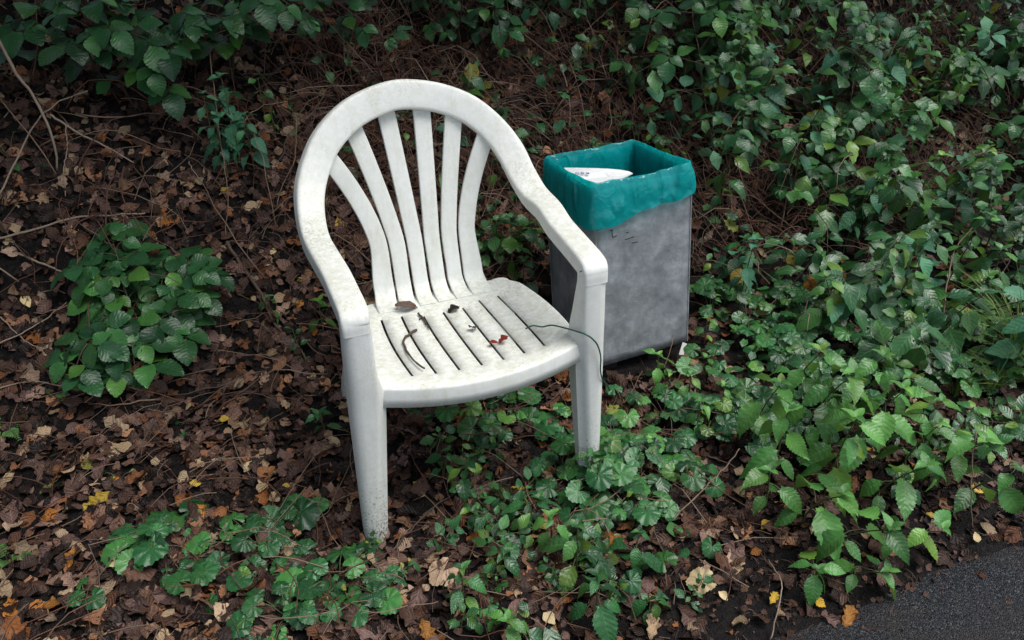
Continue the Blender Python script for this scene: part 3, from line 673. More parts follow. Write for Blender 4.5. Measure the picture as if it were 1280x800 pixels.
class Stuff:
    """thousands of small pieces joined in one mesh"""
    def __init__(s): s.V = []; s.T = []; s.U = []; s.n = 0
    def leaf(s, shape, k, A):
        V, F, UV = SH[shape][k]
        T = TC.setdefault((shape, k), tris(F)); s.V.append(V@A[:3, :3].T+A[:3, 3]); s.T.append(T+s.n); s.U.append(UV); s.n += len(V)
    def tube(s, P, r, k=3):
        V, F = tube(P, r, k, False); T = tris(F); s.V.append(np.array(V)); s.T.append(T+s.n); s.U.append(np.zeros((len(V), 2))); s.n += len(V)
    def build(s, name, mat, label=None, parent=None):
        o = obj(name, fast_mesh(name, np.concatenate(s.V), np.concatenate(s.T), MAT[mat], np.concatenate(s.U)), parent)
        if label: tag(o, label)
        tag(o, kind='stuff'); return o
TC = {}
def U(a, b): return random.uniform(a, b)

# ------------------------------------------------------------------ plant builders
class Plant:
    def __init__(s, name, base, label, cat='plant', group=None):
        s.root = obj(name, None); s.base = np.asarray(base, float); s.root.location = tuple(map(float, s.base))
        tag(s.root, label, cat, group); s.st = MB()
    def leaf(s, shape, mat, pos, along, normal, size, roll=0.0, name='leaf'):
        o = obj(name, leaf_mesh(shape, random.randrange(len(SH[shape])), mat), s.root, M4(frame(np.asarray(pos)-s.base, along, normal, size, roll))); return o
    def stem(s, P, r, k=5): V, F = tube(np.asarray(P)-s.base, r, k, False); s.st.add(V, F)
    def done(s, mat='green_stem', name='stem'):
        if s.st.V: s.st.build(name, MAT[mat], s.root)
        return s.root
TOCAM = unit(np.array([-0.35, -0.75, 0.55]))
def nettle(base, h, label, lean=(0, 0), size=0.085, mat='nettle', shape='nettle', group=None, name='nettle_plant', pairs=None, cat='plant', shrink=0.5):
    base = np.asarray(base, float); p = Plant(name, base, label, cat, group)
    n = pairs or max(3, int(h/0.05)); tipv = np.array([lean[0], lean[1], h]); a0 = U(0, 3.14)
    P = [base+np.array([0, 0, -0.01])+tipv*f*np.array([f, f, 1]) for f in np.linspace(0, 1, 8)]
    p.stem(P, list(np.linspace(0.0030, 0.0012, 8)))
    for i in range(n):
        f = 0.22+0.78*(i+0.6)/n; f = min(f, 1.0); c = base+tipv*f*np.array([f, f, 1]); a = a0+(i % 2)*math.pi/2+U(-.3, .3)
        sz = size*(1.0-shrink*max(0, (f-0.5)/0.5)**1.5)*U(0.65, 1.2)*(0.75 if i == 0 else 1)
        for sgn in (0, math.pi):
            if random.random() < 0.06: continue
            an = a+sgn+U(-.25, .25); el = U(-0.45, 0.15) if f < 0.85 else U(0.0, 0.6)
            d = np.array([math.cos(an)*math.cos(el), math.sin(an)*math.cos(el), math.sin(el)])
            q = c+d*sz*U(0.22, 0.35); p.stem([c, (c+q)/2+np.array([0, 0, 0.004]), q], 0.0009, 4)
            p.leaf(shape, mat, q, d-np.array([0, 0, 0.25]), np.array([0, 0, 1])+0.25*TOCAM+rng.normal(0, .32, 3), sz)
    for k in range(3):
        a = a0+k*2.1; c = base+tipv; p.leaf(shape, mat, c, (math.cos(a), math.sin(a), 0.8), (0, 0, 1), size*U(0.3, 0.42))
    return p.done()
def rosette(base, n, label, reach=0.10, size=0.06, mat='avens', shape='avens', group=None, name='avens_plant', lift=(0.02, 0.09), yellow=0.02, cat='plant'):
    base = np.asarray(base, float); p = Plant(name, base, label, cat, group); a0 = U(0, 6)
    nrm = gnormal(base[0], base[1])
    for i in range(n):
        a = a0+i*2.4+U(-.3, .3); rr = reach*math.sqrt((i+0.6)/n)*U(0.85, 1.15); hh = U(*lift)*(1.15-0.5*rr/reach)
        c = np.array([base[0]+math.cos(a)*rr, base[1]+math.sin(a)*rr, 0.0]); c[2] = G(c[0], c[1])+hh
        d = unit(np.array([math.cos(a), math.sin(a), U(-0.35, 0.1)]))
        mid = (base+c)/2+np.array([0, 0, hh*0.45]); p.stem(spline([base-np.array([0, 0, .01]), mid, c], 6), 0.0010, 4)
        m_ = 'yellowing' if random.random() < yellow else mat
        sz = size*U(0.7, 1.2)
        p.leaf(shape, m_, c, d, nrm+0.35*TOCAM+rng.normal(0, .22, 3), sz)
        if shape == 'avens' and random.random() < 0.5:
            for s_ in (-1, 1):
                sd = np.array([-d[1], d[0], 0])*s_; q = c-d*sz*0.25; p.leaf(shape, m_, q, unit(sd+d*0.2), nrm+0.35*TOCAM+rng.normal(0, .2, 3), sz*U(0.45, 0.65))
    return p.done()
def bramble(P, label, size=0.065, step=0.10, mat='bramble', group=None, name='bramble_plant', start=0.25, r=0.0028, cat='plant', petiole=0.05, five=0.15):
    P = spline(P, 30); base = P[0].copy(); p = Plant(name, base, label, cat, group); p.stem(P, list(np.linspace(r, r*0.45, 30)), 6)
    L = np.r_[0, np.cumsum(np.linalg.norm(np.diff(P, axis=0), axis=1))]; s = L[-1]*start; sd = 1
    while s < L[-1]:
        c = np.array([np.interp(s, L, P[:, k]) for k in range(3)]); t = unit(np.array([np.interp(min(s+.01, L[-1]), L, P[:, k]) for k in range(3)])-c+1e-9)
        if not np.isfinite(t).all() or np.linalg.norm(t) < 0.5: t = unit(P[-1]-P[-2])
        side = unit(np.cross(t, [0, 0, 1])+1e-6)*sd; d = unit(side+t*U(0.2, 0.7)+np.array([0, 0, U(0.0, 0.5)])); sd = -sd
        q = c+d*petiole*U(0.7, 1.3); p.stem([c, (c+q)/2+np.array([0, 0, .004]), q], 0.0012, 4)
        nrm = unit(np.array([0, 0, 1])+0.45*TOCAM+rng.normal(0, .28, 3)); d2 = unit(d-nrm*(d@nrm)); lat = np.cross(d2, nrm); sz = size*U(0.75, 1.2)
        p.leaf('bramble', mat, q+d2*sz*0.25, d2-nrm*0.15, nrm, sz, name='leaflet'); p.stem([q, q+d2*sz*0.25], 0.0009, 4)
        for s_ in (-1, 1): p.leaf('bramble', mat, q, unit(lat*s_+d2*0.35), nrm+lat*s_*0.15, sz*U(0.75, 0.92), name='leaflet')
        if random.random() < five:
            for s_ in (-1, 1): p.leaf('bramble', mat, q-d2*0.006, unit(lat*s_*0.9-d2*0.5), nrm, sz*0.55, name='leaflet')
        s += step*U(0.75, 1.25)
    d = unit(P[-1]-P[-3]); nrm = unit(np.array([0, 0, 1])+0.4*TOCAM)
    for k in (-0.8, 0, 0.8):
        lat = np.cross(d, nrm); p.leaf('bramble', mat, P[-1], unit(d*math.cos(k)+lat*math.sin(k)), nrm, size*0.6, name='leaflet')
    return p.done('cane', 'cane')
def sprawl(P, label, size=0.035, step=0.03, mat='weed', shape='weed', group=None, name='weed_plant', opposite=True, cat='plant', yellow=0.02, r=0.0014, start=0.12, stem='green_stem'):
    P = spline(P, 18); base = P[0].copy(); p = Plant(name, base, label, cat, group); p.stem(P, list(np.linspace(r, r*0.5, 18)), 4)
    L = np.r_[0, np.cumsum(np.linalg.norm(np.diff(P, axis=0), axis=1))]; s = L[-1]*start; k_ = 0
    while s <= L[-1]:
        c = np.array([np.interp(s, L, P[:, k]) for k in range(3)]); i = min(16, int(np.searchsorted(L, s))); t = unit(P[i+1]-P[max(i-1, 0)])
        ax = unit(np.cross(t, TOCAM)+1e-6); b_ = np.cross(t, ax); an = (k_ % 2)*1.3+U(-.4, .4)
        for sg in ((1, -1) if opposite else ((1,) if k_ % 2 else (-1,))):
            d = unit((ax*math.cos(an)+b_*math.sin(an))*sg+t*0.45+np.array([0, 0, U(-.3, .2)])); m_ = 'yellowing' if random.random() < yellow else mat
            sz = size*U(0.45, 1.35); q = c+d*sz*0.25
            p.stem([c, q], 0.0007, 3); p.leaf(shape, m_, q, d-np.array([0, 0, .2]), np.array([0, 0, 1])+0.6*TOCAM+rng.normal(0, .3, 3), sz)
        s += step*U(0.7, 1.3); k_ += 1
    return p.done(stem)
def upto(px, py, lift): 
    """a point that the photo shows at this pixel, so far above the bank"""
    return at(px, py, lift)
def gp(px, py): return at(px, py, 0)
def clear(x, y, pad=0.0):
    """false inside the bin and round the chair legs"""
    d = np.array([x, y])-BO[:2]; a = d@e_x[:2]; b = d@e_y[:2]
    if -0.03-pad < a < BW+0.03+pad and -0.05-pad < b < BD+0.06+pad: return False
    return True

# ------------------------------------------------------------------ leaf litter
IMP = {'oak': (0.04, 0.085), 'beech': (0.025, 0.06), 'birch': (0.025, 0.042), 'scrap': (0.012, 0.04)}
def litter_frame(x, y, size, tilt=0.35, lift=0.004):
    n = gnormal(x, y, 0.02)+rng.normal(0, tilt, 3)*np.array([1, 1, 0.2]); a = U(0, 6.283)
    n = unit(n); d = np.array([math.cos(a), math.sin(a), 0]); d = unit(d-n*(d@n))
    if random.random() < 0.35: n = -n
    c = np.array([x, y, G(x, y)+lift+size*0.10*abs(n[0]*d[0]+n[1])])
    return frame(c-d*size*0.5, d, n, size)
def density(x, y):
    """how much leaf litter lies there: thick on the verge and bank left of the bin, thin by the path"""
    v = 1.0
    if y < -0.36: v *= 0.16
    elif y < -0.28: v *= 0.45
    if x > 0.8 and y > 0: v *= 0.22
    if y > 1.5: v *= 0.6
    return v
L_st = {'dead': Stuff(), 'pink': Stuff(), 'tan': Stuff()}
for i in range(31000):
    x = U(-1.75, 2.6); y = -0.52+2.9*random.random()**1.15
    if random.random() > density(x, y) or not clear(x, y, -0.02): continue
    k = random.choices(('oak', 'beech', 'scrap'), (0.25, 0.35, 0.40))[0]; m_ = random.choices(('dead', 'pink', 'tan'), (0.82, 0.10, 0.08))[0]
    sz = U(*IMP[k]); L_st[m_].leaf(k, random.randrange(len(SH[k])), litter_frame(x, y, sz, 0.38, 0.001+0.016*random.random()))
for m_, lab in (('dead', 'thick layer of dark brown fallen leaves covering the verge and bank'), ('pink', 'scattered pinkish brown fallen leaves mixed into the litter'), ('tan', 'scattered pale tan fallen leaves mixed into the litter')):
    tag(L_st[m_].build('leaf_litter', m_, lab), cat=None)
# crumbs of leaf and twig trodden into the mud along the path
cr_ = {'dead': Stuff(), 'pink': Stuff(), 'twig': Stuff()}
for i in range(5200):
    x = U(-1.2, 2.2); y = -0.85+0.60*random.random()**0.7
    if y < -0.54 and random.random() < 0.62: continue
    z = max(G(x, y), -0.006 if y < -0.5 else -1)
    if random.random() < 0.28:
        a = U(0, 6.283); l_ = U(.006, .03); cr_['twig'].tube([(x, y, z+.003), (x+math.cos(a)*l_*.5, y+math.sin(a)*l_*.5, z+U(.003, .008)), (x+math.cos(a)*l_, y+math.sin(a)*l_, max(G(x+math.cos(a)*l_, y+math.sin(a)*l_), z-.004)+.003)], U(.0006, .0014), 3)
    else:
        A = litter_frame(x, y, U(.006, .022), .3, .002); A[2, 3] = max(A[2, 3], z+.002); cr_[random.choice(('dead', 'dead', 'dead', 'pink'))].leaf('scrap', random.randrange(3), A)
for m_, lab in (('dead', 'dark crumbs of leaf trodden into the mud along the path'), ('pink', 'paler crumbs of leaf scattered on the mud along the path'), ('twig', 'tiny broken twig bits scattered on the mud along the path')): cr_[m_].build('leaf_crumbs' if m_ != 'twig' else 'twig_debris', m_, lab)
# single fallen leaves that lie on top
def fallen(px, py, size, shape, mat, label, group=None, lift=0.018, tilt=0.18, name='fallen_leaf', rot=None, flip=False):
    c = at(px, py, lift); n = unit(gnormal(c[0], c[1], 0.05)+0.35*TOCAM+rng.normal(0, tilt, 3)); a = U(0, 6.283) if rot is None else R(rot)
    d = rt2*math.cos(a)+up2*math.sin(a); d = unit(d-n*(d@n))
    o = obj(name, leaf_mesh(shape, random.randrange(len(SH[shape])), mat), None, M4(frame(c-d*size*0.5, d, n, size)))
    tag(o, label, 'fallen leaf', group); return o
NOTE = [
 (88, 284, .036, 'birch', 'yellow', 'orange yellow fallen leaf above the dark bramble clump'), (32, 377, .040, 'beech', 'cream', 'pale yellow fallen leaf at the edge of the litter beside the bramble clump'),
 (424, 279, .040, 'birch', 'yellow', 'yellow fallen leaf seen through the gap under the left arm of the chair'), (281, 236, .028, 'birch', 'yellow', 'small yellow leaf below the grey green nettle clump'),
 (118, 630, .085, 'oak', 'yellow', 'large yellow oak leaf on the litter, biggest yellow leaf'), (63, 646, .050, 'beech', 'orange', 'orange yellow leaf just left of the large yellow oak leaf'),
 (86, 698, .075, 'oak', 'orange', 'rusty orange oak leaf below the large yellow oak leaf'), (143, 703, .028, 'beech', 'cream', 'small cream leaf touching the avens leaves'),
 (311, 582, .036, 'beech', 'cream', 'pale cream leaf in the litter left of the front chair leg'), (244, 603, .030, 'birch', 'yellow', 'small yellow leaf lying in open litter above the avens clumps'),
 (252, 594, .024, 'beech', 'cream', 'tiny cream leaf beside the small yellow leaf in open litter'), (356, 608, .024, 'birch', 'yellow', 'tiny yellow leaf left of the front chair leg'),
 (285, 540, .036, 'beech', 'tan', 'tan leaf curled in litter between bramble clump and chair leg'), (281, 523, .030, 'birch', 'yellow', 'narrow yellow leaf upright in litter beside the bramble clump'),
 (646, 607, .042, 'oak', 'yellow', 'yellow orange leaf in the weeds below the seat'), (520, 605, .026, 'birch', 'yellow', 'small yellow leaf just right of the front chair leg'),
 (684, 585, .022, 'birch', 'orange', 'small orange leaf in the weeds below the seat front'), (861, 728, .055, 'maple', 'cream', 'large pale cream leaf by the edge of the weeds near the path'),
 (957, 656, .032, 'birch', 'yellow', 'yellow leaf on the litter left of the nettle patch'), (968, 747, .036, 'oak', 'yellow', 'yellow leaf lying beside a thin bent stalk on the mud'),
 (1026, 754, .026, 'birch', 'yellow', 'small bright yellow leaf on the mud below the nettle patch'), (1062, 770, .06, 'oak', 'orange', 'orange brown oak leaf at the edge of the asphalt'),
 (1044, 778, .05, 'oak', 'pink', 'wet brown leaf stuck to the orange oak leaf by the asphalt'), (1170, 646, .042, 'oak', 'yellow', 'yellow leaf on wet mud right of the nettle patch'),
 (1221, 671, .024, 'birch', 'cream', 'small cream leaf on the mud near the path edge'), (915, 697, .040, 'maple', 'pink', 'pale pinkish leaf on dark mud left of the lowest nettle'),
 (868, 781, .034, 'beech', 'tan', 'tan leaf on the mud near the bottom of the picture'), (904, 745, .026, 'beech', 'cream', 'small cream leaf on mud between weeds and nettle'),
 (687, 773, .034, 'birch', 'cream', 'pale yellow leaf under the lowest weeds'), (692, 789, .030, 'birch', 'orange', 'golden leaf at the foot of the lowest weeds'),
 (541, 727, .060, 'maple', 'tan', 'round light brown leaf on the litter right of the front chair leg'), (534, 789, .058, 'oak', 'orange', 'orange brown oak leaf at the bottom edge of the litter'),
 (424, 648, .060, 'oak', 'tan', 'pale tan oak leaf against the foot of the front chair leg'), (35, 690, .080, 'oak', 'tan', 'long tan oak leaf near the left edge of the litter'),
 (388, 483, .050, 'beech', 'pink', 'pinkish brown leaf just left of the front chair leg'), (56, 770, .052, 'oak', 'tan', 'crumpled tan leaf in the lower left corner'),
 (331, 551, .052, 'oak', 'tan', 'pale oak leaf in the litter behind the front chair leg'), (1103, 724, .036, 'beech', 'pink', 'pink brown leaf below the lowest nettle leaves'),
 (536, 690, .042, 'oak', 'pink', 'pinkish leaf with ragged edge beside the chair foot'), (505, 681, .036, 'scrap', 'tan', 'pale crumpled leaf touching the chair foot'),
 (12, 760, .060, 'oak', 'orange', 'dark orange leaf cut by the lower left edge'), (18, 672, .040, 'beech', 'dead', 'red brown leaf by the left edge above the small fern'),
 (150, 222, .085, 'oak', 'pink', 'large dull pinkish oak leaf on the upper bank'), (204, 202, .036, 'beech', 'tan', 'small tan round leaf on the upper bank'),
 (392, 412, .040, 'beech', 'orange', 'orange leaf left of the chair arm'), (375, 379, .034, 'beech', 'orange', 'orange leaf beside the small green seedling'),
 (374, 350, .020, 'birch', 'yellow', 'tiny yellow leaf above the small green seedling'), (341, 314, .026, 'birch', 'cream', 'cream leaf on the bank left of the chair arm'),
 (496, 588, .030, 'beech', 'dead', 'brown leaf behind the foot of the front chair leg'), (1222, 612, .034, 'birch', 'yellow', 'yellow leaf under the weeds beside the path'),
 (945, 690, .028, 'beech', 'orange', 'orange leaf tucked under the nettle patch'), (1128, 642, .045, 'oak', 'pink', 'ragged pink brown leaf on mud right of the nettles'),
 (798, 788, .034, 'beech', 'dead', 'brown leaf on mud at the bottom edge'), (1088, 560, .03, 'birch', 'yellow', 'yellow leaf caught in the nettle patch'),
]
for a in NOTE: fallen(*a)
cnt = 0; tries = 0
while cnt < 230 and tries < 4000:
    tries += 1; px, py = U(-10, 1290), U(150, 800)
    if px > 880 and py < 600: continue
    c = at(px, py, 0.018)
    if not clear(c[0], c[1]) or (random.random() > density(c[0], c[1])*1.2): continue
    k = random.choices(('oak', 'beech'), (0.6, 0.4))[0]; m_ = random.choices(('dead', 'pink', 'tan', 'orange'), (0.66, 0.2, 0.08, 0.06))[0]
    if px < 430:
        cw = 'at the left edge' if px < 75 else ('below the bramble clump' if 75 <= px < 290 and py > 500 else ('above the bramble clump' if px < 290 and py < 300 else ('around the bramble clump' if px < 290 else 'next to the chair')))
        rw = 'high up' if py < 230 else ('midway up' if py < 420 else ('midway down' if py < 600 else 'near the bottom'))
    side = f'{cw}, {rw}' if px < 430 else ('around the chair legs' if px < 760 else 'on the verge near the path')
    word = {'dead': 'dark brown', 'pink': 'pinkish brown', 'tan': 'pale tan', 'orange': 'rusty orange'}[m_]; kk = {'oak': 'lobed', 'beech': 'oval'}[k]
    fallen(px, py, U(*IMP[k]), k, m_, f'{word} {kk} fallen leaf in the litter {side}', f'{word} {kk} leaves in the litter', 0.016, 0.3); cnt += 1

# ------------------------------------------------------------------ twigs, sticks and dead stems
def stick(pix, r, label, lift=0.02, mat='pale_stick', name='stick', group=None, cat='stick', lifts=None):
    lf = lifts or [lift]*len(pix); P = spline([at(px, py, l_) for (px, py), l_ in zip(pix, lf)], 24)
    P = P+np.stack([0.004*fbm(np.arange(24)*0.5+px, np.full(24, k*3.7+pix[0][0]), 77) for k in range(3)], -1)
    V, F = tube(P, list(np.linspace(r, r*0.6, 24)), 6)
    return tag(MB().add(V, F).build(name, MAT[mat]), label, cat, group)
px = 0
stick([(-12, 30), (19, 88), (41, 119), (59, 153), (69, 188), (72, 213)], .0048, 'thick pale dead branch hanging at the upper left edge', lifts=[.25, .22, .18, .14, .08, .02], cat='branch', name='dead_branch')
stick([(-5, 250), (18, 205), (40, 160), (70, 130), (110, 112)], .0030, 'thin pale stick leaning below the dead branch at the left edge', lifts=[.03, .06, .09, .12, .14])
stick([(62, 143), (95, 165), (130, 182), (168, 203)], .0034, 'pale straight stick lying on the upper left litter', lifts=[.1, .07, .04, .02])
stick([(82, 155), (84, 185), (80, 215), (82, 245)], .0022, 'thin pale stick below the dead branch', lifts=[.1, .05, .02, .02])
stick([(-10, 300), (40, 288), (95, 272), (150, 268), (182, 267)], .0036, 'long pale stick lying on the litter above the bramble clump', .03)
stick([(24, 318), (60, 332), (100, 348)], .0036, 'short pale stick pointing at the bramble clump', .03)
stick([(-10, 432), (25, 418), (60, 396), (84, 378)], .0020, 'thin stick left of the bramble clump', .03)
stick([(-10, 488), (30, 478), (62, 478)], .0020, 'straight thin stick at the left edge of the litter', .02)
stick([(0, 395), (30, 425), (55, 437)], .0018, 'thin curved twig at the left edge of the litter', .03, cat='twig', name='twig')
stick([(262, 60), (275, 175), (285, 240), (282, 300)], .0020, 'upright dry stem rising behind the grey green nettle clump', lifts=[.22, .12, .06, .01], mat='dry', cat='stem', name='dry_twig')
stick([(283, 302), (300, 330), (325, 365), (338, 395), (352, 415)], .0060, 'dark fallen branch leading down towards the chair arm', .02, 'twig', cat='branch', name='fallen_branch')
stick([(370, 150), (368, 200), (352, 235), (345, 262)], .0022, 'bent dry stem left of the chair back', lifts=[.14, .08, .04, .01], mat='dry', cat='stem', name='dry_twig')
stick([(470, 95), (440, 60), (405, 20), (395, -20)], .0022, 'dry stem rising behind the top of the chair back', lifts=[.02, .1, .18, .25], mat='dry', cat='stem', name='dry_twig')
stick([(640, 30), (690, 70), (740, 110), (800, 150)], .0020, 'long dry stem slanting down across the bank above the bin', lifts=[.15, .12, .08, .03], mat='dry', cat='stem', name='dry_twig')
stick([(745, 85), (790, 72), (850, 68), (910, 75)], .0022, 'arching pale stem crossing the bank above the bin', lifts=[.06, .10, .10, .06])
stick([(698, 78), (708, 105), (712, 140), (710, 172)], .0028, 'crooked pale stick standing above the back of the bin', lifts=[.12, .08, .05, .02])
stick([(725, 45), (748, 24), (772, 2)], .0022, 'short bright dry stem near the top edge above the bin', lifts=[.08, .13, .18], mat='dry', cat='stem', name='dry_twig')
stick([(640, 148), (690, 148), (750, 142)], .0022, 'level pale stick on the bank behind the chair back', .05)
stick([(1178, 408), (1185, 350), (1195, 310), (1215, 285)], .0026, 'curved reddish cane in the undergrowth beside the bin', lifts=[.05, .14, .2, .22], mat='dry', cat='stem', name='dry_twig')
stick([(1060, 370), (1100, 355), (1150, 375), (1180, 410)], .0020, 'arched dry stem over the weeds right of the bin', lifts=[.06, .12, .12, .06], mat='dry', cat='stem', name='dry_twig')
stick([(490, 690), (520, 655), (555, 625), (605, 600)], .0026, 'thin brown stick slanting across the soil under the seat', .02, 'twig')
stick([(964, 800), (972, 760), (976, 725), (960, 700)], .0016, 'thin bent pale stalk standing on the mud', lifts=[.01, .05, .07, .04], cat='stalk', name='dry_twig')
stick([(840, 650), (880, 610), (905, 585), (925, 560)], .0018, 'thin straw stem slanting through the weeds left of the nettles', lifts=[.02, .06, .09, .12], mat='dry', cat='stem', name='dry_twig')
stick([(862, 462), (868, 485), (872, 505)], .0020, 'pale stalk hanging below the bin corner', lifts=[.05, .03, .02], cat='stalk', name='dry_twig')
stick([(1218, 540), (1216, 580), (1214, 625), (1215, 660)], .0018, 'upright straw stalk among the weeds by the path', lifts=[.2, .14, .07, .01], mat='dry', cat='stalk', name='dry_twig')
def stray(x, y, L_, mat, rise=0.4, seg=8):
    a = U(0, 6.283); d = np.array([math.cos(a), math.sin(a)*0.6]); P = []; z0 = G(x, y)+U(0.005, 0.06); cur = U(-.6, .6)
    e = U(-0.1, rise)
    for i in range(seg):
        f = i/(seg-1); aa = a+cur*f+U(-.05, .05); p_ = np.array([x, y])+np.array([math.cos(aa), math.sin(aa)])*L_*f
        P.append((p_[0], p_[1], max(G(*p_)+0.004, z0+e*L_*math.sin(f*2.2)*0.8+(G(*p_)-G(x, y))*0.7)))
    return P
zone = [(0, 350, 150, 560, 'on the litter left of the chair', 40), (300, 700, 0, 220, 'on the dark bank behind the chair', 45), (600, 960, 0, 240, 'on the bank above the bin', 75), (860, 1280, 0, 420, 'in the undergrowth right of the bin', 75), (0, 330, 0, 200, 'at the upper left of the bank', 25)]
for x0, x1, y0, y1, wh, n in zone:
    for i in range(n):
        m_ = random.choices(('dry', 'red_stem', 'pale_stick', 'twig'), (0.4, 0.3, 0.1, 0.2))[0]; c = gp(U(x0, x1), U(y0, y1))
        if not clear(c[0], c[1]): continue
        P = stray(c[0], c[1], U(0.10, 0.32) if x0 != 860 else U(.15, .5), m_, 0.7 if x0 != 860 else 1.1); V, F = tube(P, list(np.linspace(U(.0014, .0028), .0010, len(P))), 5)
        word = {'dry': 'straw coloured', 'red_stem': 'reddish brown', 'pale_stick': 'pale', 'twig': 'dark brown'}[m_]
        tag(MB().add(V, F).build('dry_twig', MAT[m_]), f'thin {word} dead stem lying {wh}', 'stem', f'{word} dead stems {wh}')
db = Stuff(); dd = Stuff()
for i in range(5200):
    c = gp(U(380, 1300), U(-60, 330)); 
    if not clear(c[0], c[1]): continue
    x, y = c[0]+rng.normal(0, .1), c[1]+rng.normal(0, .1); 
    if y < 0.62 or not clear(x, y): continue
    (db if random.random() < 0.72 else dd).tube(stray(x, y, U(0.05, 0.22), 0, 0.9, 5), U(0.0007, 0.0015), 3)
for i in range(1700):
    x, y = U(-1.7, 0.6), U(-0.4, 2.3)
    if clear(x, y): (db if random.random() < 0.5 else dd).tube(stray(x, y, U(0.04, 0.18), 0, 0.35, 5), U(0.0006, 0.0014), 3)
df = Stuff()
for i in range(1500):
    c = gp(U(560, 1320), U(-60, 230))
    if c[1] < .7 or not clear(c[0], c[1], .02): continue
    c[2] += .16*random.random()**1.5; a = U(0, 6.283); df.leaf('scrap' if random.random() < .5 else 'weed', 0, frame(c, (math.cos(a), math.sin(a)*.6, U(-1.2, .1)), TOCAM+rng.normal(0, .5, 3), U(.015, .045)))
df.build('dead_fronds', 'dead', 'withered brown frond scraps hanging on the upper bank')
db.build('dead_bracken', 'red_stem', 'tangle of reddish brown dead bracken on the bank'); dd.build('dead_grass', 'dry', 'tangle of straw coloured dead grass stalks on the bank')

# ------------------------------------------------------------------ things lying on the seat
def on_seat(px, py, dz=0.004):
    z = 0.40
    for _ in range(6):
        p = at_z(px, py, z); t_ = min(1, max(0, (p[1]+0.024)/0.405)); z = float(seat_pt(min(1, max(-1, p[0]/0.22)), t_)[2])+dz
    return p
def seat_leaf(px, py, size, shape, mat, label, rot, tilt=0.1, dz=0.005):
    c = on_seat(px, py, dz); n = unit(np.array([0, 0, 1])+rng.normal(0, tilt, 3)); a = R(rot); d = np.array([math.cos(a), math.sin(a), 0]); d = unit(d-n*(d@n))
    tag(obj('fallen_leaf', leaf_mesh(shape, 1, mat), None, M4(frame(c-d*size*.5, d, n, size))), label, 'fallen leaf')
seat_leaf(509, 380, .058, 'beech', 'pink', 'brown leaf lying at the back of the chair seat', -5, 0.03, .016)
seat_leaf(567, 385, .034, 'scrap', 'dead', 'curled grey brown leaf on the chair seat', 20, 0.3, .008)
seat_leaf(592, 408, .026, 'scrap', 'pink', 'small reddish brown leaf scrap in the middle of the chair seat', 80, 0.3, .010)
seat_leaf(629, 423, .026, 'scrap', 'red', 'crumpled dark red leaf on the chair seat', 10, 0.25, .010)
seat_leaf(617, 427, .022, 'birch', 'red', 'tiny dark red leaf beside the crumpled red leaf on the seat', -40, 0.2, .009)
def seat_twig(pix, r, mat, label):
    V, F = tube(spline([on_seat(px, py, r+0.0015) for px, py in pix], 20)+rng.normal(0, .0006, (20, 3)), list(np.linspace(r, r*.6, 20)*rng.uniform(.8, 1.25, 20)), 6); tag(MB().add(V, F).build('twig', MAT[mat]), label, 'twig')
seat_twig([(520, 412), (513, 417), (505, 424), (505, 432), (512, 445), (521, 454), (530, 461)], .0030, 'twig', 'crooked brown twig lying along the chair seat slots')
seat_twig([(523, 392), (529, 399), (533, 405), (537, 411)], .0026, 'cane', 'short greenish twig near the back of the chair seat')
seat_twig([(524, 399), (530, 396)], .0016, 'cane', 'tiny side twig across the short greenish twig on the seat')
# ------------------------------------------------------------------ green plants
MW = {'weed': 'mid green', 'ivy': 'dark glossy', 'mint': 'blue green', 'nettle': 'pale green', 'avens': 'deep green', 'bramble': 'dark green'}
SW = {'weed': 'oval-leaved', 'nettle': 'toothed', 'ivy': 'lobed', 'bramble': 'broad leaved', 'avens': 'round leaved'}
def pick(v, steps):
    for lim, word in steps:
        if v < lim: return word
    return steps[-1][1]
def spot(px, py):
    if py > 480 and px < 900:
        c = pick(px, [(590, 'near the front chair leg'), (640, 'below the left half of the seat'), (690, 'below the seat middle'), (740, 'below the far chair leg'), (800, 'just right of the far chair leg'), (1e9, 'below the bin')])
        r = pick(py, [(560, 'close under the seat'), (610, 'on shaded soil'), (660, 'midway down'), (710, 'lower down'), (760, 'near the bottom'), (1e9, 'at the bottom edge')])
    else:
        c = pick(px, [(480, 'left of the chair back'), (560, 'behind the chair back'), (620, 'right of the chair back'), (680, 'between chair and bin'), (740, 'behind the near bag corner'), (800, 'behind the bag middle'), (860, 'behind the far bag corner'), (930, 'close beside the bin'), (990, 'just right of the bin'), (1050, 'midway right of the bin'), (1120, 'well right of the bin'), (1200, 'near the right edge'), (1e9, 'at the right edge')])
        r = pick(py, [(10, 'at the top edge'), (60, 'high on the bank'), (110, 'on the upper bank'), (160, 'above bag level'), (210, 'level with the bag rim'), (260, 'level with the bag hem'), (310, 'level with the bin top'), (360, 'at bin-middle level'), (410, 'level with the bin foot'), (460, 'below bin level'), (520, 'above the nettles'), (1e9, 'low by the path')])
    return r+', '+c
def cane(pl): return [at(px, py, l_) for px, py, l_ in pl]
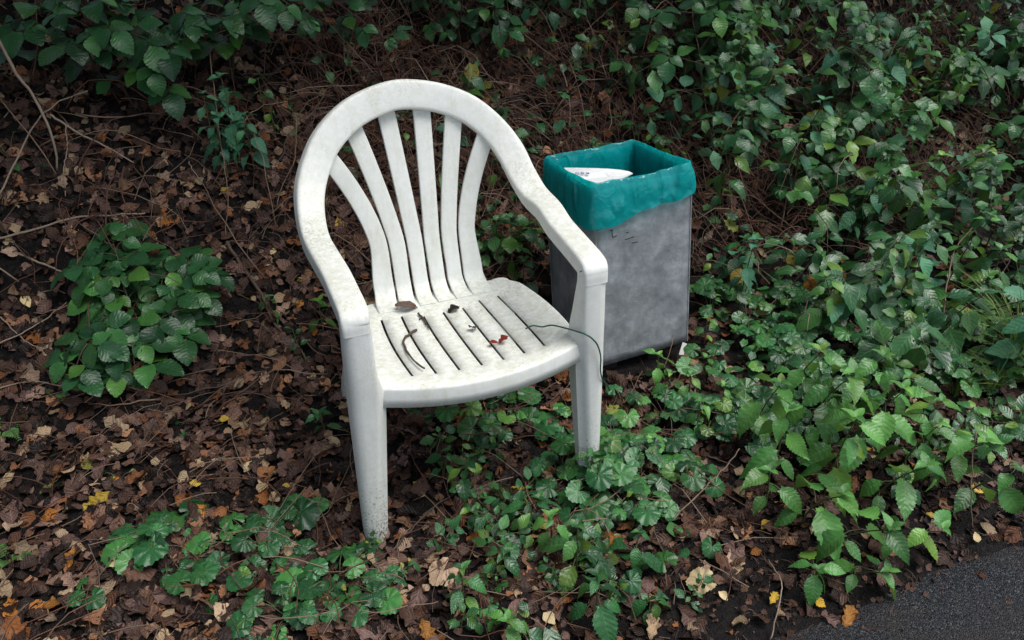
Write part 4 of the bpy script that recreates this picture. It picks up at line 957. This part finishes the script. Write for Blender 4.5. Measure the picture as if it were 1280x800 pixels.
# upper left brambles
G1 = 'bramble canes at the upper left of the bank'
for k, pl in enumerate([[(150, 130, 0), (110, 60, .22), (150, 40, .30), (215, 60, .28)], [(210, 120, 0), (215, 40, .25), (245, 15, .32), (300, 30, .30)], [(290, 100, 0), (300, 20, .28), (340, -5, .36), (385, 25, .34)],
                        [(170, 140, 0), (150, 95, .14), (178, 92, .16), (215, 110, .13)], [(60, 110, 0), (50, 40, .22), (80, 20, .28), (130, 45, .26)], [(330, 80, 0), (260, 20, .3), (225, 40, .30), (190, 85, .24)], [(20, 60, 0), (40, 10, .2), (90, -10, .25), (150, 5, .28)]]):
    bramble(cane(pl), 'dark bramble cane at the upper left, '+('arching over bare litter', 'with leaves in the middle of the thicket', 'nearest the chair back', 'lowest, with bright leaves over the litter', 'second from the left edge', 'drooping back towards the left', 'at the left edge')[k]+'', .080, .046, group=G1, petiole=.045)
# grey-green nettle clump left of the chair back
G2 = 'grey green young nettle shoots left of the chair back'
for px, py, h in ((285, 222, .19), (300, 205, .22), (272, 200, .20), (318, 212, .17), (295, 185, .22)):
    nettle(gp(px, py), h, 'grey green nettle shoot left of the chair back, '+{285: 'front of the clump', 300: 'middle of the clump', 272: 'left side of the clump', 318: 'right side of the clump', 295: 'back of the clump'}[px], size=.070, mat='mint', group=G2, name='nettle_shoot', pairs=7, shrink=.35)
for px, py in ((345, 175), (372, 180), (332, 150)):
    nettle(gp(px, py), .14, 'small green shoot with drooping leaves, '+{345: 'middle of three beside the chair back', 372: 'nearest of three to the chair back', 332: 'farthest of three from the chair back'}[px], size=.040, mat='weed', shape='bramble', group='small shoots beside the chair back', name='green_shoot', pairs=3)
# bramble clump on the left litter
G3 = 'low bramble sprays forming the clump on the left litter'
ctr = [(180, 420), (150, 350), (225, 340), (120, 420), (235, 410), (170, 470), (110, 330), (265, 340), (205, 380), (90, 470), (250, 370), (140, 300)]
for k, (px, py) in enumerate(ctr):
    b = gp(185+(px-185)*0.35, 430+(py-420)*0.3); tip = at(px, py, U(.05, .10)); mid = (b+tip)/2+np.array([0, 0, .07])
    bramble([b, mid, tip], 'low dark bramble spray in the left clump, '+('at its centre', 'reaching up and left', 'reaching up, right of centre', 'reaching left', 'reaching right', 'reaching down', 'topmost on the left', 'topmost on the right', 'just above centre', 'lowest on the left', 'far right', 'at its very top')[k], .070, .019, group=G3, start=.3, petiole=.03, name='bramble_spray')
rosette(gp(14, 200), 6, 'small green seedling at the left edge of the bank', .07, .055, 'weed', 'weed', name='seedling')
nettle(gp(340, 398), .07, 'small green seedling on the litter left of the chair arm', size=.055, mat='weed', shape='nettle', name='seedling', pairs=2)
sprawl([gp(385, 455), at(372, 430, .03), at(365, 410, .05)], 'thin pale weed beside the dark branch left of the chair arm', .022, .02)
nettle(gp(408, 545), .09, 'green nettle seedling beside the front chair leg', size=.075, mat='weed', shape='nettle', name='nettle_seedling', pairs=3, lean=(-.01, -.02))
nettle(gp(405, 418), .11, 'small green seedling behind the chair arm', size=.075, mat='weed', shape='nettle', name='seedling', pairs=2)
rosette(gp(150, 600), 4, 'tiny green seedling in the litter under the bramble clump', .04, .030, 'weed', 'weed', name='seedling', lift=(.01, .03))
rosette(gp(238, 535), 4, 'tiny dark green seedling right of the bramble clump', .035, .026, 'avens', 'weed', name='seedling', lift=(.01, .03))
rosette(gp(92, 585), 4, 'flat pale green seedling left in the litter', .05, .05, 'yellowing', 'weed', name='seedling', lift=(.005, .02))
# avens clumps bottom left
for px, py, n, rc, sz, lab in ((205, 690, 12, .10, .060, 'leftmost rosette of round crinkled avens leaves below the litter'), (325, 690, 15, .12, .062, 'middle rosette of round crinkled avens leaves left of the chair foot'),
                               (368, 650, 5, .055, .066, 'small upright group of avens leaves left of the chair foot'), (425, 735, 20, .12, .056, 'dense rosette of avens leaves in front of the chair foot'),
                               (360, 770, 14, .11, .050, 'ragged avens rosette at the bottom edge of the picture'), (112, 758, 3, .035, .042, 'lone three leaved seedling at the lower left'),
                               (250, 745, 4, .06, .05, 'few avens leaves between the two left rosettes')):
    rosette(gp(px, py), n, lab, rc, sz, lift=(.015, .055), yellow=0)
for px, py in ((440, 690), (395, 745), (485, 720)):
    sprawl([gp(px, py+15), at(px+12, py, .04), at(px+30, py-18, .05)], 'fine pale weed among avens, '+{440: 'touching the chair foot', 395: 'left before the chair foot', 485: 'right before the chair foot'}[px], .020, .012, group='fine weeds before the chair foot', yellow=.12)
def fern(base, n, L_, label, name='fern_plant', group=None):
    base = np.asarray(base, float); root = obj(name, None); root.location = tuple(map(float, base)); tag(root, label, 'fern', group); a0 = U(0, 6)
    for i in range(n):
        a = a0+i*6.283/n+U(-.3, .3); st = Stuff(); d = np.array([math.cos(a), math.sin(a), 0]); lat = np.array([-d[1], d[0], 0]); pts_ = []
        for f in np.linspace(0, 1, 14): pts_.append(d*L_*f*0.85+np.array([0, 0, L_*(0.75*f-0.55*f*f)]))
        st.tube(pts_, .0009, 3)
        for k in range(2, 14):
            w_ = L_*0.24*math.sin(math.pi*(0.12+0.88*(k/13)))**0.8*(1.1-0.6*k/13)
            for s_ in (-1, 1): st.leaf('weed', 0, frame(pts_[k], lat*s_+d*0.35, np.array([0, 0, 1])+0.4*TOCAM, max(w_, .006)*np.array(1.0)))
        o = st.build('frond', 'fern', None, root)
    return root
fern(gp(8, 540), 4, .10, 'small bright green fern at the left edge below the bramble clump'); fern(gp(75, 492), 3, .07, 'tiny fern tip at the lower edge of the bramble clump')
fern(gp(10, 700), 3, .08, 'small fern at the left edge near the tan oak leaf')
# weeds under and before the chair
G5 = 'avens rosettes under the seat'
for px, py, n in ((640, 520, 6), (690, 540, 5), (610, 545, 6), (560, 520, 4), (530, 500, 4)):
    rosette(gp(px, py), n, 'dark avens rosette '+spot(px, py), .07, .058, group=G5, lift=(.02, .06))
NC = [(575, 615, .10, .052, 'nettle seedling below the left part of the seat'), (600, 650, .07, .05, 'nettle seedling above the moss under the seat'), (655, 655, .12, .066, 'nettle shoot with pointed leaves below the middle of the seat'), (555, 600, .12, .05, 'tall thin nettle seedling nearest the front chair leg'),
      (720, 720, .17, .080, 'largest nettle shoot before the seat'), (745, 775, .15, .075, 'nettle with drooping dark leaves at the bottom of the weeds'), (580, 760, .12, .066, 'nettle shoot at the bottom left of the weeds'), (640, 790, .10, .06, 'nettle shoot at the bottom middle of the weeds'),
      (690, 690, .15, .07, 'nettle shoot in the middle of the weeds before the seat'), (790, 720, .13, .06, 'nettle shoot at the right end of the weeds'), (620, 720, .10, .055, 'pale nettle shoot over bare soil before the seat'), (810, 765, .08, .05, 'short nettle at the lower right end of the weeds')]
for px, py, h, s_, lab in NC: nettle(gp(px, py), h, lab, size=s_, mat=random.choice(('avens', 'weed', 'nettle')), pairs=4, lean=(U(-.03, .03), U(-.05, 0)), name='nettle_shoot')
G6 = 'avens rosettes around the far chair leg'
for px, py, n in ((770, 560, 8), (810, 590, 8), (760, 610, 7), (840, 560, 5), (800, 640, 8), (735, 630, 6), (855, 620, 5), (780, 520, 5), (830, 520, 5), (700, 600, 6)):
    rosette(gp(px, py), n, 'glossy avens rosette '+spot(px, py), .075, .055, group=G6, lift=(.02, .08), yellow=.012)
for px, py, h, s_, lab in ((738, 612, .11, .06, 'nettle shoot hiding the foot of the far chair leg'), (722, 596, .09, .052, 'small nettle just left of the far chair foot'), (757, 600, .12, .058, 'nettle shoot just right of the far chair foot')):
    nettle(gp(px, py), h, lab, size=s_, mat='avens', pairs=4, name='nettle_shoot')
for px, py, lab in ((730, 590, 'avens rosette wrapped round the far chair foot'), (752, 588, 'avens rosette right against the far chair leg'), (742, 622, 'avens rosette in front of the far chair foot')):
    rosette(gp(px, py), 7, lab, .07, .058, lift=(.05, .11), yellow=0)
G7 = 'small sprawling weeds before the seat'
for i in range(24):
    px, py = random.choice(((U(540, 720), U(590, 790)), (U(690, 870), U(620, 770)), (U(540, 640), U(540, 640))))
    sprawl([gp(px, py), at(px+U(-25, 25), py-U(5, 20), U(.03, .06)), at(px+U(-50, 50), py-U(10, 45), U(.03, .07))], 'small sprawling weed '+spot(px, py), U(.020, .034), .018, group=G7, yellow=.012, mat=random.choice(('weed', 'avens', 'weed')))
ms = []
mv = Stuff(); mc = gp(620, 625)
for i in range(900):
    a = U(0, 6.283); q_ = abs(random.gauss(0, .035)); x, y = mc[0]+math.cos(a)*q_*1.3, mc[1]+math.sin(a)*q_
    z = G(x, y)+.012*max(0, 1-q_/.08); mv.tube([(x, y, z-.004), (x+U(-.005, .005), y+U(-.005, .005), z+U(.006, .014))], [.0018, .0006], 3)
mv.build('moss', 'moss', 'small cushion of yellow green moss on the soil under the seat')
# bright nettle patch on the verge
NB = [(935, 560, .24, .09), (965, 600, .24, .09), (1000, 560, .30, .10), (1030, 620, .26, .10), (1000, 660, .20, .095), (1060, 580, .26, .09), (1085, 640, .22, .09), (1035, 690, .16, .085), (1060, 725, .10, .07), (1120, 600, .20, .08), (955, 640, .16, .08),
      (1105, 680, .12, .075), (1150, 610, .20, .085), (1200, 630, .18, .085), (1180, 590, .18, .07), (970, 530, .26, .085), (1040, 530, .26, .085), (1090, 540, .22, .08), (1135, 560, .18, .07), (1010, 720, .10, .06)]
for k, (px, py, h, s_) in enumerate(NB):
    nettle(gp(px, py), h, f'pale green nettle in the bright patch, {pick(py, [(550, "back"), (600, "second"), (650, "third"), (700, "front"), (1e9, "lowest")])} row, {pick(px, [(960, "left end"), (1010, "left of centre"), (1055, "centre"), (1100, "right of centre"), (1140, "right"), (1190, "right end"), (1e9, "outermost right")])}', (U(-.04, .04), U(-.10, -.02)), s_*1.03, group='nettles in the bright patch by the path', pairs=max(3, int(h/.05)), shrink=.3)
# hanging yellow and withered leaves right of the bin
def hanging(px, py, size, mat, label, lift, rot, shape='bramble', name='withered_leaf'):
    c = at(px, py, lift); n = unit(TOCAM+rng.normal(0, .15, 3)); a = R(rot); d = rt2*math.cos(a)+up2*math.sin(a); d = unit(d-n*(d@n))
    P = Plant(name, c, label, 'leaf'); P.leaf(shape, mat, c, d, n, size); P.stem([c, c-d*.02+np.array([0, 0, .01]), np.array([c[0]-d[0]*.03, c[1]+.02, G(c[0], c[1]+.02)])], .0008, 4); P.done('dry')
hanging(926, 335, .062, 'yellow', 'drooping yellow green leaf right of the bin', .13, -110); hanging(1012, 345, .055, 'orange', 'curled orange brown leaf hanging right of the bin', .14, -80)
hanging(962, 382, .050, 'yellowing', 'yellowing bramble leaf right of the bin corner', .08, -150); hanging(905, 275, .060, 'yellowing', 'withered straw yellow leaf beside the bin bag', .14, -40, 'oak'); hanging(892, 288, .045, 'tan', 'shrivelled tan leaf beside the bin bag', .12, -130, 'oak')
hanging(1045, 340, .045, 'orange', 'second orange brown leaf beyond the curled orange one', .12, -30)
hanging(985, 318, .04, 'yellowing', 'small yellow leaf above the curled orange leaf', .16, -60)
# undergrowth right of the bin
G8 = 'round leaved weeds right of the bin'
for i in range(46):
    px, py = U(870, 1290), U(360, 560)
    if px > 1000 and py > 500: px -= 120
    c = gp(px, py)
    if not clear(c[0], c[1], .05): continue
    rosette(c, random.randint(5, 8), 'round leaved weed '+spot(px, py), U(.06, .10), U(.042, .058), group=G8, lift=(.02, .11), yellow=.02, mat=random.choice(('avens', 'avens', 'weed')))
G9 = 'leafy weeds in the dense undergrowth right of the bin'
for i in range(100):
    px, py = U(900, 1340), U(90, 480)
    if px < 1000 and random.random() < 0.5: continue
    c = gp(px, py)
    if not clear(c[0], c[1], .06): continue
    m_ = random.choice(('weed', 'nettle', 'mint', 'avens', 'nettle')); h_ = random.choice(('weed', 'nettle'))
    if random.random() < 0.5:
        nettle(c, U(.16, .42), f'upright {MW[m_]} {SW[h_]} weed {spot(px, py)}', (U(-.08, .03), U(-.14, -.02)), U(.065, .10), mat=m_, shape=h_, group=G9, name='weed_plant', pairs=5)
    else:
        t1 = c+np.array([U(-.1, .05), U(-.12, 0), U(.14, .28)]); t2 = t1+np.array([U(-.16, .12), U(-.14, .02), U(-.10, .06)])
        m_ = random.choice(('weed', 'ivy', 'mint', 'weed')); sprawl([c, t1, t2], f'trailing {MW[m_]} weed {spot(px, py)}', U(.052, .082), .038, group=G9, mat=m_)
G10 = 'weeds along the path edge at the right'
for i in range(26):
    px, py = U(1100, 1300), U(520, 640)
    if py > 540+(1300-px)*0.5: continue
    sprawl([gp(px, py), at(px+U(-20, 20), py-U(10, 30), U(.05, .1)), at(px+U(-50, 30), py-U(5, 30), U(.04, .09))], 'small leafed weed by the path edge, '+spot(px, py), U(.026, .042), .022, group=G10)
def tuft(base, n, L_, label, group=None):
    root = obj('grass_tuft', None); root.location = tuple(map(float, base)); tag(root, label, 'grass tuft', group); st = Stuff()
    for i in range(n):
        a = U(0, 6.283); l_ = L_*U(.6, 1.2); d = np.array([math.cos(a), math.sin(a), 0])*U(.2, .8); P = [d*l_*f*f*0.8+np.array([U(-.001, .001), 0, l_*(f-0.35*f*f)])+d*.01 for f in np.linspace(0, 1, 6)]
        lat = unit(np.cross(d, [0, 0, 1])); wd = U(.002, .0036); V = []; T = []; UVs = []
        for k, p_ in enumerate(P):
            f = k/5; ww = wd*(1-f**2*0.95)
            for s_ in (-1, 0, 1): V.append(p_+lat*s_*ww+np.array([0, 0, -.001 if s_ == 0 else 0])); UVs.append((s_*.5+.5, f))
        for k in range(5):
            for j in range(2): b = k*3+j; T += [(b, b+1, b+4), (b, b+4, b+3)]
        st.V.append(np.array(V)); st.T.append(np.array(T)+st.n); st.U.append(np.array(UVs)); st.n += len(V)
    st.build('blades', 'grass', None, root)
for px, py, n, l_, lab in ((1258, 470, 90, .36, 'tall bright grass tuft at the right edge'), (1235, 500, 26, .18, 'grass tuft just before the tall one at the right edge'), (1285, 500, 45, .26, 'grass tuft cut by the right edge'), (1190, 500, 16, .15, 'sparse grass tuft among weeds near the right edge'), (1130, 470, 12, .15, 'thin grass tuft on the slope above the nettle patch')):
    tuft(gp(px, py), n, l_, lab)
for px, py, l_, lab in ((1250, 430, .26, 'bright feathery fern at the right edge of the undergrowth'), (1205, 470, .16, 'smaller feathery fern above the path edge weeds'), (640, 300, .15, 'dark fern behind the chair arm'), (1130, 250, .2, 'fern half hidden high in the undergrowth')): fern(gp(px, py), 6, l_, lab)
# bank above the bin and behind the chair
G11 = 'leafy climbing stems on the bank above the bin'
for i in range(72):
    px, py = (U(560, 900), U(-10, 210)) if i < 44 else (U(850, 1380), U(-60, 170))
    c = gp(px, py)
    if not clear(c[0], c[1], .06): continue
    t1 = c+np.array([U(-.1, .1), U(-.14, 0), U(.08, .22)]); t2 = t1+np.array([U(-.2, .2), U(-.14, .04), U(-.14, .05)])
    m_ = random.choice(('ivy', 'weed', 'ivy', 'bramble', 'mint')); h_ = random.choice(('ivy', 'weed', 'bramble'))
    sprawl([c, t1, t2], f'{MW[m_]} {SW[h_]} climber {spot(px, py)}', U(.042, .068), .045, group=G11, mat=m_, shape=h_, opposite=False, stem='cane', name='climbing_weed')
G15 = 'tall tangled stems on the upper right bank'
for i in range(70):
    px, py = U(840, 1400), U(-40, 290)
    c = gp(px, py)
    if not clear(c[0], c[1], .10): continue
    t1 = c+np.array([U(-.12, .08), U(-.16, -.02), U(.20, .42)]); t2 = t1+np.array([U(-.22, .10), U(-.20, 0), U(-.14, .08)]); m_ = random.choice(('weed', 'mint', 'nettle', 'avens', 'weed')); q_ = random.random()
    if q_ < .45: sprawl([c, t1, t2], f'tall {MW[m_]} tangled weed {spot(px, py)}', U(.035, .075), U(.03, .05), group=G15, mat=m_, shape=random.choice(('weed', 'nettle', 'ivy')), name='tall_weed')
    elif q_ < .7: bramble([c, t1, t2], f'tall arching bramble {spot(px, py)}', U(.05, .075), .075, group=G15, petiole=.04, mat=random.choice(('bramble', 'weed')))
    else: nettle(c, U(.25, .45), f'tall {MW[m_]} nettle {spot(px, py)}', (U(-.12, .02), U(-.2, -.04)), U(.055, .085), mat=m_, group=G15, name='tall_nettle', pairs=7, shrink=.6)
G12 = 'bramble canes on the bank above the bin'
for i in range(64):
    px, py = (U(400, 1400), U(-70, 130)) if i < 44 else (U(400, 880), U(-50, 90))
    c = gp(px, py); t1 = c+np.array([U(-.12, .12), U(-.2, 0), U(.12, .30)]); t2 = t1+np.array([U(-.25, .2), U(-.22, .02), U(-.16, .04)])
    if clear(t2[0], t2[1], .03): bramble([c, t1, t2], 'dark bramble cane '+spot(px, py), U(.05, .072), .085, group=G12, petiole=.035)
G13 = 'dark weeds behind the chair back'
for px, py in ((470, 150), (510, 200), (560, 240), (430, 230), (620, 290), (645, 260), (600, 330), (650, 330), (540, 330), (410, 110), (440, 105), (655, 215), (625, 240), (670, 195)):
    c = gp(px, py)
    if clear(c[0], c[1], .03): nettle(c, U(.08, .16), 'dark weed in shade '+spot(px, py), size=U(.045, .065), mat=random.choice(('bramble', 'avens', 'ivy')), shape=random.choice(('bramble', 'weed')), group=G13, name='weed_plant', pairs=3)
for px, py, h, s_, lab in ((640, 345, .20, .07, 'dark bramble seedling in the gap between the chair back and the bin'), (622, 330, .15, .06, 'dark weed close behind the last back slat'), (662, 320, .20, .06, 'dark weed touching the side of the bin behind the chair arm'), (655, 375, .14, .06, 'low dark weed behind the seat corner'), (600, 300, .14, .055, 'small weed showing between the last two slats')):
    c = gp(px, py)
    if clear(c[0], c[1], -.01): nettle(c, h, lab, size=s_, mat=random.choice(('avens', 'weed', 'bramble')), shape='bramble', name='weed_plant', pairs=4)
G14 = 'weeds at the foot of the bin'
for px, py in ((835, 500), (860, 500), (820, 478), (880, 470), (880, 430), (870, 540), (900, 520), (890, 395)):
    c = gp(px, py)
    if clear(c[0], c[1], -.01): nettle(c, U(.06, .10), f'green nettle seedling at the bin foot, {pick(px, [(828, "under the near part"), (850, "under the corner"), (865, "before the corner"), (875, "lowest"), (885, "beside the corner"), (1e9, "farthest right")])} {pick(py, [(440, "higher up"), (1e9, "low down")])}', size=U(.05, .065), mat='nettle', group=G14, name='nettle_seedling', pairs=3)
# filler undergrowth that nobody could count
fl = {'weed': Stuff(), 'ivy': Stuff(), 'avens': Stuff()}
def filler(n, x0, x1, y0, y1, hmax, keep=1.0):
    for i in range(n):
        px, py = U(x0, x1), U(y0, y1); c = gp(px, py)
        if fbm(np.array(c[0]*2.2), np.array(c[1]*2.2), 88) < keep or not clear(c[0], c[1], .05) or c[1] < -.36: continue
        k = random.choices(('weed', 'ivy', 'avens'), (.35, .45, .2))[0]; sz = U(.025, .055); a = U(0, 6.283); el = U(-.5, .3)
        p = c+np.array([rng.normal(0, .03), rng.normal(0, .03), 0]); p[2] = G(p[0], p[1])+hmax*random.random()**1.6+.01
        if not clear(p[0], p[1], .03): continue
        fl[k].leaf(k, random.randrange(len(SH[k])), frame(p, (math.cos(a)*math.cos(el), math.sin(a)*math.cos(el), math.sin(el)), np.array([0, 0, 1])+.5*TOCAM+rng.normal(0, .35, 3), sz))
filler(900, 880, 1400, 60, 560, .12, -.05); filler(800, 560, 1400, -90, 240, .14, 0.02); filler(160, 540, 880, 520, 790, .05, 0.05); filler(500, -60, 420, -60, 110, .2, 0.0)
for k in fl: fl[k].build('undergrowth', k, {'weed': 'mass of small green weed leaves filling the undergrowth', 'ivy': 'mass of small dark ivy leaves filling the undergrowth', 'avens': 'mass of small round leaves filling the undergrowth'}[k])

# ------------------------------------------------------------------ hazel shrubs added out of view to shade the upper bank
def shrub(x, y, h, rad, label, n=3200, fwd=0.5):
    root = obj('added_shade_shrub', None); z0 = G(x, y) if abs(x) < 2.9 and y < 3.9 else float(ground(x, y)); root.location = (x, y, z0); tag(root, label, 'shrub', 'added unseen shrubs shading the bank')
    st = MB(); tips = []
    for i in range(7):
        a = U(0, 6.283); tp_ = np.array([math.cos(a)*rad*.7, math.sin(a)*rad*.7-fwd, h*U(.75, 1.0)])
        V, F = tube(spline([(0, 0, -.05), tp_*np.array([.25, .25, .45]), tp_], 10), list(np.linspace(.028, .006, 10)), 6); st.add(V, F); tips.append(tp_)
    st.build('trunk', MAT['twig'], root); cr = Stuff()
    for i in range(n):
        t_ = random.choice(tips); f = U(.45, 1.1); c = t_*np.array([f, f, f**.7])+rng.normal(0, rad*.26, 3)
        if c[2] < h*.42: continue
        a = U(0, 6.283); cr.leaf('weed', 0, frame(c, (math.cos(a), math.sin(a), U(-.6, .2)), (rng.normal(0, .4), rng.normal(0, .4), 1), U(.11, .18)))
    o = cr.build('crown', 'bramble', None, root)
for k, (x, y, h, rad, fwd) in enumerate(((-2.5, 1.7, 2.5, 1.1, .5), (-1.2, 2.5, 2.4, 1.2, 1.3), (0.2, 2.7, 2.4, 1.2, 1.4), (1.7, 2.8, 2.4, 1.2, 1.3), (3.2, 2.9, 2.4, 1.2, 1.2), (-3.2, 0.4, 2.8, 1.0, 0))):
    shrub(x, y, h, rad, 'added unseen hazel shrub shading the upper bank, '+('at the left end', 'above the dead branch', 'behind the chair', 'behind the bin', 'above the right undergrowth', 'nearest the path at the left')[k], fwd=fwd)
